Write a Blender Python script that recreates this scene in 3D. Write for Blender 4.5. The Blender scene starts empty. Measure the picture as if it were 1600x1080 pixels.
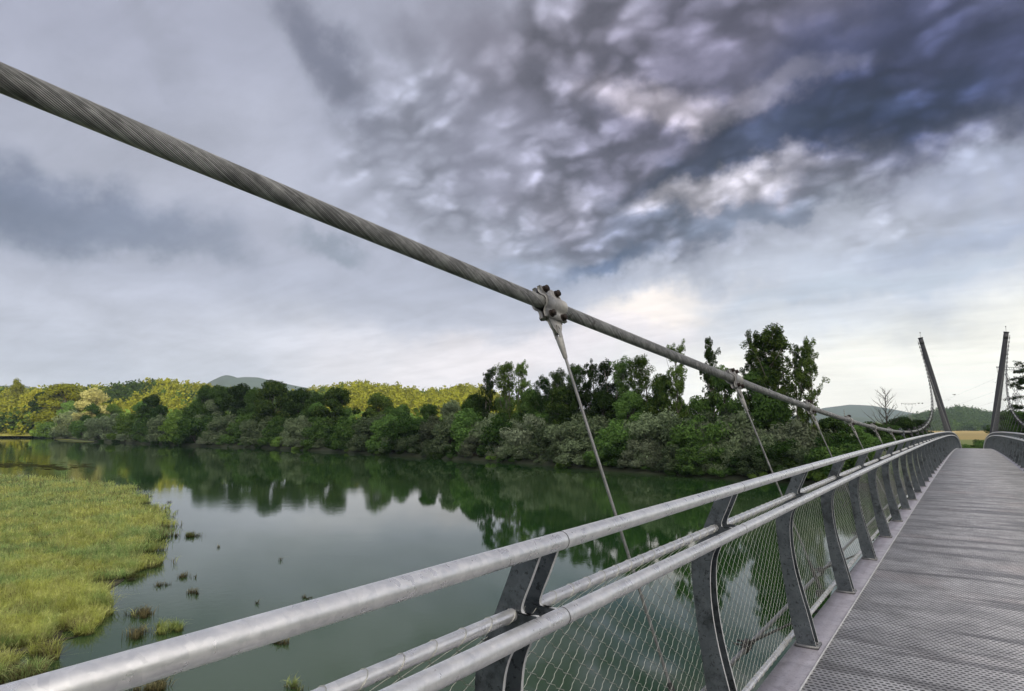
import bpy, math, random
import numpy as np
from mathutils import Vector, Matrix, Euler

scn = bpy.context.scene
PI = math.pi
R = math.radians
rng = np.random.default_rng(7)
random.seed(7)

# ------------------------------------------------------------------ camera
F = 1002.16; PITCH = 0.12714; YAW = 0.61481; EYE = 1.525          # focal length in photo pixels (1600 wide)
WATER = EYE - 8.0
cam_data = bpy.data.cameras.new("camera")
cam = bpy.data.objects.new("camera", cam_data)
scn.collection.objects.link(cam)
cam.location = (0, 0, EYE)
cam.rotation_euler = (PI / 2 + PITCH, 0, YAW)
cam_data.sensor_width = 36
cam_data.lens = F / 1600 * 36
cam_data.clip_start = 0.02
cam_data.clip_end = 40000
scn.camera = cam
scn.view_settings.view_transform = 'Standard'
scn.view_settings.look = 'None'
scn.view_settings.exposure = 0.0
scn.view_settings.gamma = 1.0


def ray(x, y):
    """world direction (per metre of depth along the level heading) of a photo pixel"""
    c, s = math.cos(YAW), math.sin(YAW)
    Y = -(y - 540); X = x - 800
    fw = F * math.cos(PITCH) - Y * math.sin(PITCH)
    up = F * math.sin(PITCH) + Y * math.cos(PITCH)
    return Vector(((X * c - fw * s) / fw, (fw * c + X * s) / fw, up / fw))


def at(x, y, depth):
    return ray(x, y) * depth + Vector((0, 0, EYE))


def on_level(x, y, z):
    r = ray(x, y)
    return r * ((z - EYE) / r.z) + Vector((0, 0, EYE))


# ------------------------------------------------------------------ sun and sky
SUN_AZ = R(128)      # clockwise from the bridge axis (+Y): behind the camera, to its right
SUN_EL = R(11)
sd = Vector((math.sin(SUN_AZ) * math.cos(SUN_EL), math.cos(SUN_AZ) * math.cos(SUN_EL), math.sin(SUN_EL)))
sun_d = bpy.data.lights.new("sun", 'SUN')
sun_d.energy = 5.0
sun_d.angle = R(0.5)
sun_d.color = (1.0, 0.80, 0.50)
sun = bpy.data.objects.new("sun", sun_d)
scn.collection.objects.link(sun)
sun.rotation_euler = sd.to_track_quat('Z', 'Y').to_euler()

world = bpy.data.worlds.new("World")
scn.world = world
world.use_nodes = True
world.cycles.sampling_method = 'MANUAL'
world.cycles.sample_map_resolution = 256


def srgb(r, g, b):
    f = lambda c: (c / 255 / 12.92) if c / 255 <= 0.04045 else ((c / 255 + 0.055) / 1.055) ** 2.4
    return (f(r), f(g), f(b), 1)


class NT:
    def __init__(s, tree):
        s.t = tree; s.n = tree.nodes; s.l = tree.links

    def add(s, kind, **kw):
        nd = s.n.new(kind)
        for k, v in kw.items():
            if k.startswith('i_'):
                key = k[2:]
                key = int(key) if key.isdigit() else key.replace('_', ' ')
                s.put(nd.inputs[key], v)
            else:
                setattr(nd, k, v)
        return nd

    def put(s, inp, v):
        if isinstance(v, bpy.types.NodeSocket):
            s.l.new(v, inp)
        else:
            inp.default_value = v

    def math(s, op, a, b=0.0, c=0.0, clamp=False):
        nd = s.n.new('ShaderNodeMath'); nd.operation = op; nd.use_clamp = clamp
        s.put(nd.inputs[0], a); s.put(nd.inputs[1], b); s.put(nd.inputs[2], c)
        return nd.outputs[0]

    def vmath(s, op, a, b=(0, 0, 0), scale=None):
        nd = s.n.new('ShaderNodeVectorMath'); nd.operation = op
        s.put(nd.inputs[0], a); s.put(nd.inputs[1], b)
        if scale is not None: s.put(nd.inputs[3], scale)
        return nd.outputs['Value'] if op in ('LENGTH', 'DOT_PRODUCT') else nd.outputs[0]

    def noise(s, vec, scale, detail=4, rough=0.5, dist=0.0, col=False):
        nd = s.n.new('ShaderNodeTexNoise'); s.put(nd.inputs['Vector'], vec)
        s.put(nd.inputs['Scale'], scale); nd.inputs['Detail'].default_value = detail
        nd.inputs['Roughness'].default_value = rough; nd.inputs['Distortion'].default_value = dist
        return nd.outputs['Color'] if col else nd.outputs[0]

    def maprange(s, v, a, b, c=0.0, d=1.0, kind='SMOOTHSTEP'):
        nd = s.n.new('ShaderNodeMapRange'); nd.interpolation_type = kind
        s.put(nd.inputs[0], v)
        for i, q in enumerate((a, b, c, d)): s.put(nd.inputs[i + 1], q)
        return nd.outputs[0]

    def mix(s, fac, a, b, kind='MIX'):
        nd = s.n.new('ShaderNodeMix'); nd.data_type = 'RGBA'; nd.blend_type = kind
        s.put(nd.inputs[0], fac); s.put(nd.inputs[6], a); s.put(nd.inputs[7], b)
        return nd.outputs[2]

    def ramp(s, fac, stops):
        nd = s.n.new('ShaderNodeValToRGB'); s.put(nd.inputs[0], fac)
        e = nd.color_ramp.elements
        while len(e) < len(stops): e.new(0.5)
        for q, (p, c) in zip(e, stops): q.position = p; q.color = c if len(c) == 4 else (*c, 1)
        return nd.outputs[0]


def build_sky():
    T = NT(world.node_tree); T.n.clear()
    tc = T.add('ShaderNodeTexCoord').outputs['Generated']
    d = T.vmath('NORMALIZE', tc)
    # wispy warp of directions
    w1 = T.noise(d, 3.0, 3, 0.55, col=True)
    w1 = T.vmath('SCALE', T.vmath('SUBTRACT', w1, (0.5, 0.5, 0.5)), scale=0.22)
    dw = T.vmath('ADD', d, w1)
    w2 = T.noise(d, 13.0, 4, 0.62, col=True)
    w2 = T.vmath('SCALE', T.vmath('SUBTRACT', w2, (0.5, 0.5, 0.5)), scale=0.09)
    dw = T.vmath('ADD', dw, w2)
    # cloud-deck coordinates: clouds as a layer overhead
    sep = T.add('ShaderNodeSeparateXYZ', i_0=d)
    zz = T.math('ADD', T.math('MAXIMUM', sep.outputs[2], 0.0), 0.16)
    px = T.math('DIVIDE', sep.outputs[0], zz); py = T.math('DIVIDE', sep.outputs[1], zz)
    pl = T.add('ShaderNodeCombineXYZ', i_0=px, i_1=py, i_2=0.0).outputs[0]
    el = sep.outputs[2]
    # base: elevation gradient, brighter near the horizon
    base = T.ramp(T.maprange(el, 0.0, 0.8, 0, 1, 'LINEAR'),
                  [(0.0, srgb(212, 209, 214)), (0.10, srgb(194, 196, 208)), (0.26, srgb(170, 174, 190)),
                   (0.6, srgb(160, 163, 180)), (1.0, srgb(150, 152, 166))])
    # broad lighter area in the west (behind the camera), where the evening sun breaks through
    def blob(col, x, y, rx, ry, rot, colr, s, soft=0.0, dirv=None, vec=dw):
        dv = (dirv or ray(x, y)).normalized()
        up = Vector((0, 0, 1)); e1 = dv.cross(up).normalized(); e2 = e1.cross(dv)
        q = e1 * math.cos(rot) + e2 * math.sin(rot); w = -e1 * math.sin(rot) + e2 * math.cos(rot)
        M = Matrix((q, w, q.cross(w))).transposed()
        mp = T.add('ShaderNodeMapping', vector_type='TEXTURE')
        T.put(mp.inputs['Vector'], vec); mp.inputs['Location'].default_value = dv
        mp.inputs['Rotation'].default_value = M.to_euler()
        mp.inputs['Scale'].default_value = (rx / F, ry / F, 0.9)
        L = T.vmath('LENGTH', mp.outputs[0])
        f = T.maprange(L, soft, 1.0, s, 0.0, 'SMOOTHERSTEP')
        return f if col is None else T.mix(f, col, colr)
    c = base
    B = [  # photo px centre, radii, tilt, colour, strength
        (1350, 470, 560, 190, 0.10, (196, 203, 216), .85, 0),
        (1600, 560, 620, 150, 0.0, (246, 244, 234), .95, 0),
        (1280, 610, 400, 110, 0.0, (246, 242, 232), .9, 0),
        (720, 575, 380, 90, 0.0, (236, 228, 230), .85, 0),
        (1060, 475, 170, 60, 0.25, (252, 242, 234), .95, 0),
        (1000, 530, 230, 60, 0.1, (232, 224, 228), .7, 0),
        (260, 230, 330, 160, 0.0, (172, 175, 189), .6, 0),
        (100, 590, 420, 110, 0.0, (172, 176, 190), .7, 0),
        (470, 545, 300, 80, 0.0, (196, 198, 208), .5, 0),
        (120, 335, 230, 58, 0.03, (104, 113, 136), .78, 0),
        (20, 360, 150, 55, 0.0, (106, 114, 134), .85, 0),
        (250, 370, 160, 40, -0.05, (118, 126, 145), .6, 0),
        (500, 95, 150, 60, -0.62, (112, 115, 131), .95, 0),
        (490, 365, 80, 26, -0.25, (128, 137, 152), .7, 0),
        (230, 30, 90, 34, -0.5, (146, 149, 163), .5, 0),
        (1150, 120, 540, 250, 0.10, (112, 109, 130), .95, .15),
        (830, 60, 260, 130, 0.0, (132, 128, 142), .6, 0),
        (1440, 135, 370, 120, 0.12, (52, 60, 94), .96, .15),
        (1500, 40, 340, 130, 0.05, (64, 68, 100), .85, .1),
        (1310, 200, 240, 44, 0.05, (40, 52, 86), .9, 0),
        (1155, 185, 80, 55, 0.5, (42, 50, 78), .9, 0),
        (1120, 255, 280, 40, 0.22, (70, 78, 104), .8, 0),
        (1000, 345, 230, 60, 0.05, (104, 112, 136), .75, 0),
        (1170, 330, 160, 24, 0.0, (112, 124, 146), .7, 0),
        (860, 420, 170, 46, 0.0, (148, 158, 180), .6, 0),
        (970, 395, 110, 28, 0.25, (84, 100, 130), .9, 0),
        (1040, 160, 190, 46, -0.15, (196, 188, 200), .8, 0),
        (1130, 290, 190, 34, 0.05, (196, 192, 202), .85, 0),
        (1230, 150, 130, 30, 0.1, (146, 144, 162), .55, 0),
        (820, 210, 150, 90, 0.0, (152, 152, 170), .5, 0),
        (880, 310, 120, 60, -0.5, (150, 148, 164), .6, 0),
        (1550, 250, 150, 40, 0.1, (172, 180, 204), .6, 0),
        (1520, 330, 260, 34, 0.12, (150, 163, 190), .5, 0),
        (1370, 410, 300, 22, 0.08, (178, 190, 206), .5, 0),
    ]
    for (x, y, rx, ry, rot, colr, s, soft) in B:
        c = blob(c, x, y, rx * 1.12, ry * 1.12, rot, srgb(*colr), s, max(soft, .04))
    # rolling texture of the cloud deck
    n1 = T.noise(pl, 1.6, 6, 0.58, 0.4)
    k = T.maprange(n1, 0.32, 0.68, 0.88, 1.11, 'LINEAR')
    st = T.add('ShaderNodeMapping'); T.put(st.inputs['Vector'], pl); st.inputs['Rotation'].default_value = (0, 0, 0.5)
    st.inputs['Scale'].default_value = (1.0, 3.0, 1)
    n2 = T.noise(st.outputs[0], 2.2, 6, 0.6, 0.5)
    k2 = T.maprange(n2, 0.30, 0.70, 0.93, 1.06, 'LINEAR')
    kk = T.math('MULTIPLY', k, k2)
    # pouches hanging under the dark deck
    z2 = T.math('ADD', T.math('MAXIMUM', sep.outputs[2], 0.0), 0.5)
    pl2 = T.add('ShaderNodeCombineXYZ', i_0=T.math('DIVIDE', sep.outputs[0], z2), i_1=T.math('DIVIDE', sep.outputs[1], z2), i_2=0.0).outputs[0]
    wv = T.noise(pl2, 5.0, 4, 0.6, col=True)
    wv = T.vmath('ADD', pl2, T.vmath('SCALE', T.vmath('SUBTRACT', wv, (0.5, 0.5, 0.5)), scale=0.13))
    pm_ = T.add('ShaderNodeMapping'); T.put(pm_.inputs['Vector'], wv); pm_.inputs['Rotation'].default_value = (0, 0, 0.25); pm_.inputs['Scale'].default_value = (0.85, 1.15, 1)
    po = None
    for sc_, lo, hi, sm in ((13.0, 1.62, 0.60, .5), (27.0, 1.30, .78, .4)):
        vo = T.add('ShaderNodeTexVoronoi', feature='SMOOTH_F1', voronoi_dimensions='2D')
        T.put(vo.inputs['Vector'], pm_.outputs[0]); vo.inputs['Scale'].default_value = sc_; vo.inputs['Smoothness'].default_value = sm
        q_ = T.maprange(vo.outputs['Distance'], .04, 0.56, lo, hi, 'SMOOTHSTEP')
        po = q_ if po is None else T.math('MULTIPLY', po, q_)
    n3 = T.noise(pl2, 22.0, 5, 0.65)
    po = T.math('MULTIPLY', po, T.maprange(n3, 0.3, 0.7, 0.84, 1.16, 'LINEAR'))
    m = blob(None, 1080, 140, 620, 290, 0.08, None, 1.0, .5)
    n4 = T.maprange(T.noise(pl2, 3.6, 3, 0.5), 0.38, 0.56, 0.30, 1.0)
    m = T.math('MULTIPLY', m, n4)
    fac = T.math('ADD', T.math('MULTIPLY', m, T.math('SUBTRACT', po, 1.0)), 1.0)
    kk = T.math('MULTIPLY', kk, fac)
    low = T.maprange(el, 0.0, 0.12, 0.35, 1.0)
    kk = T.math('ADD', 1.0, T.math('MULTIPLY', T.math('SUBTRACT', kk, 1.0), low))
    c = T.vmath('SCALE', c, scale=T.math('MULTIPLY', kk, T.maprange(el, .05, .30, 1.28, 1.20)))
    # bright western sky
    west = T.vmath('DOT_PRODUCT', d, (math.sin(SUN_AZ), math.cos(SUN_AZ), 0.25))
    wf = T.maprange(west, 0.1, 1.0, 0.0, 1.0)
    c = T.mix(wf, c, (3.2, 3.0, 2.75, 1))
    bg = T.add('ShaderNodeBackground', i_Color=c, i_Strength=1.0)
    sky = T.add('ShaderNodeTexSky', sky_type='NISHITA')
    sky.sun_disc = False; sky.sun_elevation = SUN_EL; sky.sun_rotation = SUN_AZ
    sky.altitude = 200; sky.dust_density = 2.0
    bs = T.add('ShaderNodeBackground', i_Color=sky.outputs[0], i_Strength=0.10)
    mx = T.add('ShaderNodeMixShader', i_0=0.94)
    T.l.new(bs.outputs[0], mx.inputs[1]); T.l.new(bg.outputs[0], mx.inputs[2])
    out = T.add('ShaderNodeOutputWorld')
    T.l.new(mx.outputs[0], out.inputs[0])


build_sky()

# ------------------------------------------------------------------ helpers
def mesh_np(name, verts, faces, mats=(), parent=None, loc=None, smooth=False, uv=None, midx=None):
    """faces: list of arrays (n,3) / (n,4)"""
    me = bpy.data.meshes.new(name)
    verts = np.asarray(verts, dtype=np.float32)
    fs = [np.asarray(f, dtype=np.int32) for f in faces if len(f)]
    nl = sum(f.size for f in fs); npoly = sum(len(f) for f in fs)
    me.vertices.add(len(verts)); me.vertices.foreach_set('co', verts.ravel())
    me.loops.add(nl); me.loops.foreach_set('vertex_index', np.concatenate([f.ravel() for f in fs]))
    me.polygons.add(npoly)
    tot = np.concatenate([np.full(len(f), f.shape[1], dtype=np.int32) for f in fs])
    st = np.concatenate([[0], np.cumsum(tot)[:-1]]).astype(np.int32)
    me.polygons.foreach_set('loop_start', st)
    try: me.polygons.foreach_set('loop_total', tot)
    except Exception: pass
    if midx is not None: me.polygons.foreach_set('material_index', np.asarray(midx, dtype=np.int32))
    if smooth: me.polygons.foreach_set('use_smooth', np.ones(npoly, dtype=bool))
    if uv is not None:
        l = me.uv_layers.new(name='UVMap'); l.data.foreach_set('uv', np.asarray(uv, dtype=np.float32).ravel())
    me.update(calc_edges=True); me.validate()
    for m in mats: me.materials.append(m)
    o = bpy.data.objects.new(name, me)
    scn.collection.objects.link(o)
    if loc is not None: o.location = loc
    if parent is not None: o.parent = parent
    return o


class MB:
    """collects shapes, then links them as one mesh object"""
    def __init__(s): s.v = []; s.q = []; s.t = []; s.n = 0; s.qm = []; s.tm = []

    def raw(s, v, quads=(), tris=(), m=0):
        v = np.asarray(v, float).reshape(-1, 3)
        if len(quads): s.q.append(np.asarray(quads, int).reshape(-1, 4) + s.n); s.qm += [m] * len(s.q[-1])
        if len(tris): s.t.append(np.asarray(tris, int).reshape(-1, 3) + s.n); s.tm += [m] * len(s.t[-1])
        s.v.append(v); s.n += len(v)
        return s

    def box(s, c, size, rot=None, m=0):
        h = np.array(size) / 2
        v = np.array([[x, y, z] for x in (-1, 1) for y in (-1, 1) for z in (-1, 1)]) * h
        if rot is not None: v = v @ np.array(rot).T
        return s.raw(v + np.array(c), [(0, 1, 3, 2), (4, 6, 7, 5), (0, 4, 5, 1), (2, 3, 7, 6), (0, 2, 6, 4), (1, 5, 7, 3)], m=m)

    def tube(s, pts, r, n=10, cap=True, m=0):
        pts = np.asarray(pts, float); k = len(pts)
        r = np.full(k, r) if np.isscalar(r) else np.asarray(r, float)
        tan = np.gradient(pts, axis=0); tan /= np.linalg.norm(tan, axis=1)[:, None] + 1e-12
        up = np.array([0, 0, 1.0]) if abs(tan[0][2]) < .9 else np.array([1.0, 0, 0])
        e1 = np.cross(tan, up); e1 /= np.linalg.norm(e1, axis=1)[:, None] + 1e-12
        e2 = np.cross(e1, tan)
        a = np.arange(n) * 2 * PI / n
        v = pts[:, None, :] + r[:, None, None] * (np.cos(a)[None, :, None] * e1[:, None, :] + np.sin(a)[None, :, None] * e2[:, None, :])
        i = np.arange(k - 1)[:, None] * n; j = np.arange(n)[None, :]; j2 = (j + 1) % n
        q = np.stack([i + j, i + n + j, i + n + j2, i + j2], -1).reshape(-1, 4)
        s.raw(v.reshape(-1, 3), q, m=m)
        if cap:
            b = s.n - k * n
            for ring, rev in ((0, False), (k - 1, True)):
                cvert = pts[ring]
                base = s.n; s.v.append(cvert[None]); s.n += 1
                jj = np.arange(n); a_ = b + ring * n + jj; b_ = b + ring * n + (jj + 1) % n
                t = np.stack([a_, b_, np.full(n, base)], -1) if not rev else np.stack([b_, a_, np.full(n, base)], -1)
                s.t.append(t); s.tm += [m] * n
        return s

    def prism(s, poly, d0, d1, frame, origin=(0, 0, 0), m=0):
        """2D polygon (n,2) extruded from d0 to d1; frame = (e1,e2,e3); fan of quads for two equal chains"""
        p = np.asarray(poly, float); n = len(p); e1, e2, e3 = [np.array(e, float) for e in frame]
        o = np.array(origin, float)
        A = o + p[:, :1] * e1 + p[:, 1:] * e2 + d0 * e3; B = o + p[:, :1] * e1 + p[:, 1:] * e2 + d1 * e3
        v = np.concatenate([A, B]); i = np.arange(n); j = (i + 1) % n
        q = [np.stack([i, j, j + n, i + n], -1)]
        h = n // 2
        a = np.arange(h - 1)
        q.append(np.stack([a, a + 1, n - 2 - a, n - 1 - a], -1)); q.append(np.stack([a + n, 2 * n - 1 - a, 2 * n - 2 - a, a + 1 + n], -1))
        return s.raw(v, np.concatenate(q), m=m)

    def build(s, name, mats, parent=None, loc=None, smooth=False):
        mats = mats if isinstance(mats, (list, tuple)) else [mats]
        q = np.concatenate(s.q) if s.q else np.zeros((0, 4), int)
        t = np.concatenate(s.t) if s.t else np.zeros((0, 3), int)
        o = mesh_np(name, np.concatenate(s.v), [q, t], mats, parent, loc, smooth, midx=s.qm + s.tm)
        if smooth == 'auto':
            try: o.data.set_sharp_from_angle(angle=R(40))
            except Exception: pass
        return o


def tag(o, label=None, cat=None, group=None, kind=None):
    if label: o['label'] = label
    if cat: o['category'] = cat
    if group: o['group'] = group
    if kind: o['kind'] = kind
    return o


def empty(name, loc=(0, 0, 0), rz=0.0):
    o = bpy.data.objects.new(name, None); scn.collection.objects.link(o)
    o.location = loc; o.rotation_euler = (0, 0, rz); o.empty_display_size = 0.2
    return o


def structure(o): o['kind'] = 'structure'; return o


def copy_tree(o, parent=None):
    c = o.copy(); scn.collection.objects.link(c)
    if parent is not None: c.parent = parent
    for ch in [x for x in KIDS.get(o.name, [])]:
        copy_tree(ch, c)
    return c


KIDS = {}


def note_kids(root, kids): KIDS[root.name] = kids


# ------------------------------------------------------------------ materials
def new_mat(name):
    m = bpy.data.materials.new(name); m.use_nodes = True
    T = NT(m.node_tree); T.n.clear()
    out = T.add('ShaderNodeOutputMaterial')
    p = T.add('ShaderNodeBsdfPrincipled'); T.l.new(p.outputs[0], out.inputs[0])
    return m, T, p, out


def obj_co(T): return T.add('ShaderNodeTexCoord').outputs['Object']


def world_co(T): return T.add('ShaderNodeNewGeometry').outputs['Position']


def bump(T, p, h, strength=0.3, dist=0.01):
    b = T.add('ShaderNodeBump'); b.inputs['Strength'].default_value = strength; b.inputs['Distance'].default_value = dist
    T.put(b.inputs['Height'], h); T.l.new(b.outputs[0], p.inputs['Normal'])


def galvanised(name, c0, c1, metal=0.35, rough=0.42, stain=0.0, spangle=26):
    m, T, p, out = new_mat(name)
    co = world_co(T)
    v = T.add('ShaderNodeTexVoronoi'); T.put(v.inputs['Vector'], T.vmath('ADD', co, T.vmath('SCALE', T.noise(co, 30, 3, .6, col=True), scale=.03)))
    v.inputs['Scale'].default_value = spangle
    n = T.noise(co, 9, 6, .65); n2 = T.noise(co, 70, 4, .6)
    sepc = T.add('ShaderNodeSeparateColor'); T.put(sepc.inputs[0], v.outputs['Color'])
    f = T.math('ADD', T.math('MULTIPLY', sepc.outputs[0], .20), T.math('ADD', T.math('MULTIPLY', n, .75), T.math('MULTIPLY', n2, .45)))
    f = T.maprange(f, .40, 1.0, 0, 1, 'LINEAR')
    c = T.mix(f, c0, c1)
    if stain:
        s = T.maprange(T.noise(co, 5, 7, .7), .50, .66, 0, stain)
        c = T.mix(s, c, (c0[0] * .3, c0[1] * .3, c0[2] * .3, 1))
        sp = T.maprange(T.noise(co, 55, 3, .7), .56, .66, 0, stain)
        c = T.mix(sp, c, (c0[0] * .22, c0[1] * .22, c0[2] * .22, 1))
    T.put(p.inputs['Base Color'], c)
    p.inputs['Metallic'].default_value = metal
    T.put(p.inputs['Roughness'], T.maprange(T.math('ADD', T.math('MULTIPLY', n, .6), T.math('MULTIPLY', sepc.outputs[1], .4)), .2, .8, rough - .08, rough + .16))
    bump(T, p, T.math('ADD', T.math('MULTIPLY', n, .8), T.math('MULTIPLY', n2, .35)), .45, .0022)
    return m


M_rail = galvanised('galvanised_rail', (.60, .605, .62, 1), (.92, .915, .91, 1), .70, .33, spangle=60)
M_post = galvanised('galvanised_post', (.065, .078, .09, 1), (.155, .175, .195, 1), .4, .40, stain=.75)
M_edge = galvanised('post_cut_edge', (.50, .51, .52, 1), (.70, .71, .72, 1), .2, .5)
M_plate = galvanised('edge_plate', (.30, .285, .33, 1), (.46, .44, .49, 1), .3, .45, stain=.35, spangle=9)
M_clamp = galvanised('clamp_cast', (.27, .265, .26, 1), (.46, .45, .44, 1), .3, .5, stain=.25, spangle=60)
M_pylon = galvanised('pylon_paint', (.028, .030, .038, 1), (.060, .062, .075, 1), .1, .5, spangle=3)
M_rod = galvanised('rod_steel', (.14, .14, .145, 1), (.28, .28, .285, 1), .5, .36)


def simple(name, col, rough=.6, metal=0.0, nz=0.15, scale=20):
    m, T, p, out = new_mat(name)
    n = T.noise(world_co(T), scale, 5, .6)
    k = T.maprange(n, .3, .7, 1 - nz, 1 + nz, 'LINEAR')
    T.put(p.inputs['Base Color'], T.vmath('SCALE', col[:3], scale=k))
    p.inputs['Roughness'].default_value = rough; p.inputs['Metallic'].default_value = metal
    return m


M_dark = simple('dark_joint', (.03, .03, .03), .7)
M_bolt = simple('rusty_bolt', (.030, .021, .018), .75, .3, .5, 120)
M_wire = simple('stainless_wire', (.56, .56, .50), .3, .7, .2, 60)
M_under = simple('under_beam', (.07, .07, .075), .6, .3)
M_birds = simple('bird_feathers', (.02, .02, .022), .8)
M_lattice = simple('lattice_steel', (.10, .105, .11), .6, .3)


def cable_material():
    m, T, p, out = new_mat('spiral_strand')
    uv = T.add('ShaderNodeTexCoord').outputs['UV']       # x: turns round the cable, y: metres along it
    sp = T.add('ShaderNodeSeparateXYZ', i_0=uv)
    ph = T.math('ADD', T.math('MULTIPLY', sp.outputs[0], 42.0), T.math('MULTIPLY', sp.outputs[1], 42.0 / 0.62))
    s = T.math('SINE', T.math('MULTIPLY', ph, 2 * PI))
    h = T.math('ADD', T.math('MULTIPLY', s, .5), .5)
    co = T.add('ShaderNodeCombineXYZ', i_0=ph, i_1=T.math('MULTIPLY', sp.outputs[1], .9), i_2=0.0).outputs[0]
    per = T.noise(co, .55, 3, .6)                        # wires differ in tone
    wo = world_co(T)
    gr = T.noise(wo, 7, 7, .72)
    f = T.math('ADD', T.math('MULTIPLY', per, .65), T.math('MULTIPLY', gr, .6))
    c = T.ramp(T.maprange(f, .38, .86, 0, 1, 'LINEAR'), [(0, (.05, .05, .048)), (.42, (.25, .25, .24)), (1, (.82, .81, .78))])
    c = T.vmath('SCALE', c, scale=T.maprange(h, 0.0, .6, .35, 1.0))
    ru = T.maprange(T.noise(wo, 6.5, 4, .6), .66, .72, 0, .7)
    c = T.mix(ru, c, (.035, .026, .022, 1))
    T.put(p.inputs['Base Color'], c)
    p.inputs['Metallic'].default_value = .35; p.inputs['Roughness'].default_value = .45
    bump(T, p, h, .9, .0022)
    return m


M_cable = cable_material()


def grating_material():
    m, T, p, out = new_mat('deck_grating')
    co = world_co(T)
    sp = T.add('ShaderNodeSeparateXYZ', i_0=co)
    X, Y = sp.outputs[0], sp.outputs[1]
    wob = T.math('MULTIPLY', T.math('SUBTRACT', T.noise(co, 35, 2, .5), .5), .006)
    y = T.math('DIVIDE', T.math('ADD', Y, wob), .040)
    row = T.math('FLOOR', y)
    par = T.math('MODULO', T.math('ABSOLUTE', row), 2.0)
    x = T.math('ADD', T.math('DIVIDE', T.math('ADD', X, wob), .034), T.math('MULTIPLY', par, .5))
    fx = T.math('SUBTRACT', T.math('FRACT', x), .5); fy = T.math('SUBTRACT', T.math('FRACT', y), .5)
    # hole: lens shape
    a = T.math('MULTIPLY', T.math('MULTIPLY', fx, fx), 4.6)
    b = T.math('MULTIPLY', T.math('MULTIPLY', fy, fy), 13.0)
    r = T.math('ADD', a, b)
    cell = T.add('ShaderNodeCombineXYZ', i_0=T.math('FLOOR', x), i_1=row, i_2=0.0).outputs[0]
    rnd = T.add('ShaderNodeTexWhiteNoise', noise_dimensions='3D'); T.put(rnd.inputs['Vector'], cell)
    r = T.math('ADD', r, T.math('MULTIPLY', T.math('SUBTRACT', rnd.outputs['Value'], .5), .25))
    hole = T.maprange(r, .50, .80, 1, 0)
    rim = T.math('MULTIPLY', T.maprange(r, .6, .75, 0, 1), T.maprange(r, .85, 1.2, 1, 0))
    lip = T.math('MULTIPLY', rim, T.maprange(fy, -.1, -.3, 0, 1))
    plank = T.math('FRACT', T.math('DIVIDE', Y, .29))
    seam = T.maprange(T.math('ABSOLUTE', T.math('SUBTRACT', plank, .5)), .482, .492, 0, 1)
    n = T.noise(co, 3.0, 7, .65)
    stv = T.add('ShaderNodeMapping'); T.put(stv.inputs['Vector'], co); stv.inputs['Scale'].default_value = (.35, 2.6, 1)
    stv.inputs['Rotation'].default_value = (0, 0, .12)
    n2 = T.noise(stv.outputs[0], 1.3, 5, .6)
    wet = T.maprange(n2, .50, .62, 0, .7)
    c = T.mix(T.maprange(n, .3, .7, 0, 1), (.42, .415, .42, 1), (.72, .71, .71, 1))
    warm = T.maprange(T.noise(co, .9, 3, .5), .55, .7, 0, .35)
    c = T.mix(warm, c, (.62, .52, .50, 1))
    c = T.mix(wet, c, (.17, .165, .17, 1))
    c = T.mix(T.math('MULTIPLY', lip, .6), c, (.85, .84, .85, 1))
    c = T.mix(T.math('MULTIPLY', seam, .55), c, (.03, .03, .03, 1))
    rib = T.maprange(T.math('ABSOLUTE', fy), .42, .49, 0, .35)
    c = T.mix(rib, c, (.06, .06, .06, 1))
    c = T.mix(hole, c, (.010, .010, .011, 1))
    T.put(p.inputs['Base Color'], c)
    p.inputs['Metallic'].default_value = .15
    T.put(p.inputs['Roughness'], T.math('SUBTRACT', .56, T.math('MULTIPLY', wet, .15)))
    bump(T, p, T.math('SUBTRACT', T.math('MULTIPLY', rim, .7), hole), .8, .004)
    return m


M_grate = grating_material()


def leaf_material(name, ca, cb, hue=.03, trans=.25, nz=.9):
    m, T, p, out = new_mat(name)
    oi = T.add('ShaderNodeObjectInfo').outputs['Random']
    co = world_co(T)
    n = T.noise(co, nz, 4, .6)
    f = T.math('ADD', T.math('MULTIPLY', n, 1.1), T.math('MULTIPLY', T.math('SUBTRACT', oi, .5), .5))
    c = T.mix(T.maprange(f, .3, .8, 0, 1), ca, cb)
    hs = T.add('ShaderNodeHueSaturation'); T.put(hs.inputs['Color'], c)
    T.put(hs.inputs['Hue'], T.math('ADD', .5, T.math('MULTIPLY', T.math('SUBTRACT', oi, .5), hue)))
    T.put(hs.inputs['Value'], T.math('ADD', .8, T.math('MULTIPLY', oi, .45)))
    df = T.add('ShaderNodeBsdfDiffuse'); T.put(df.inputs[0], hs.outputs[0])
    tr = T.add('ShaderNodeBsdfTranslucent'); T.put(tr.inputs[0], hs.outputs[0])
    mx = T.add('ShaderNodeMixShader', i_0=trans)
    T.l.new(df.outputs[0], mx.inputs[1]); T.l.new(tr.outputs[0], mx.inputs[2]); T.l.new(mx.outputs[0], out.inputs[0])
    T.n.remove(p)
    return m


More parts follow.
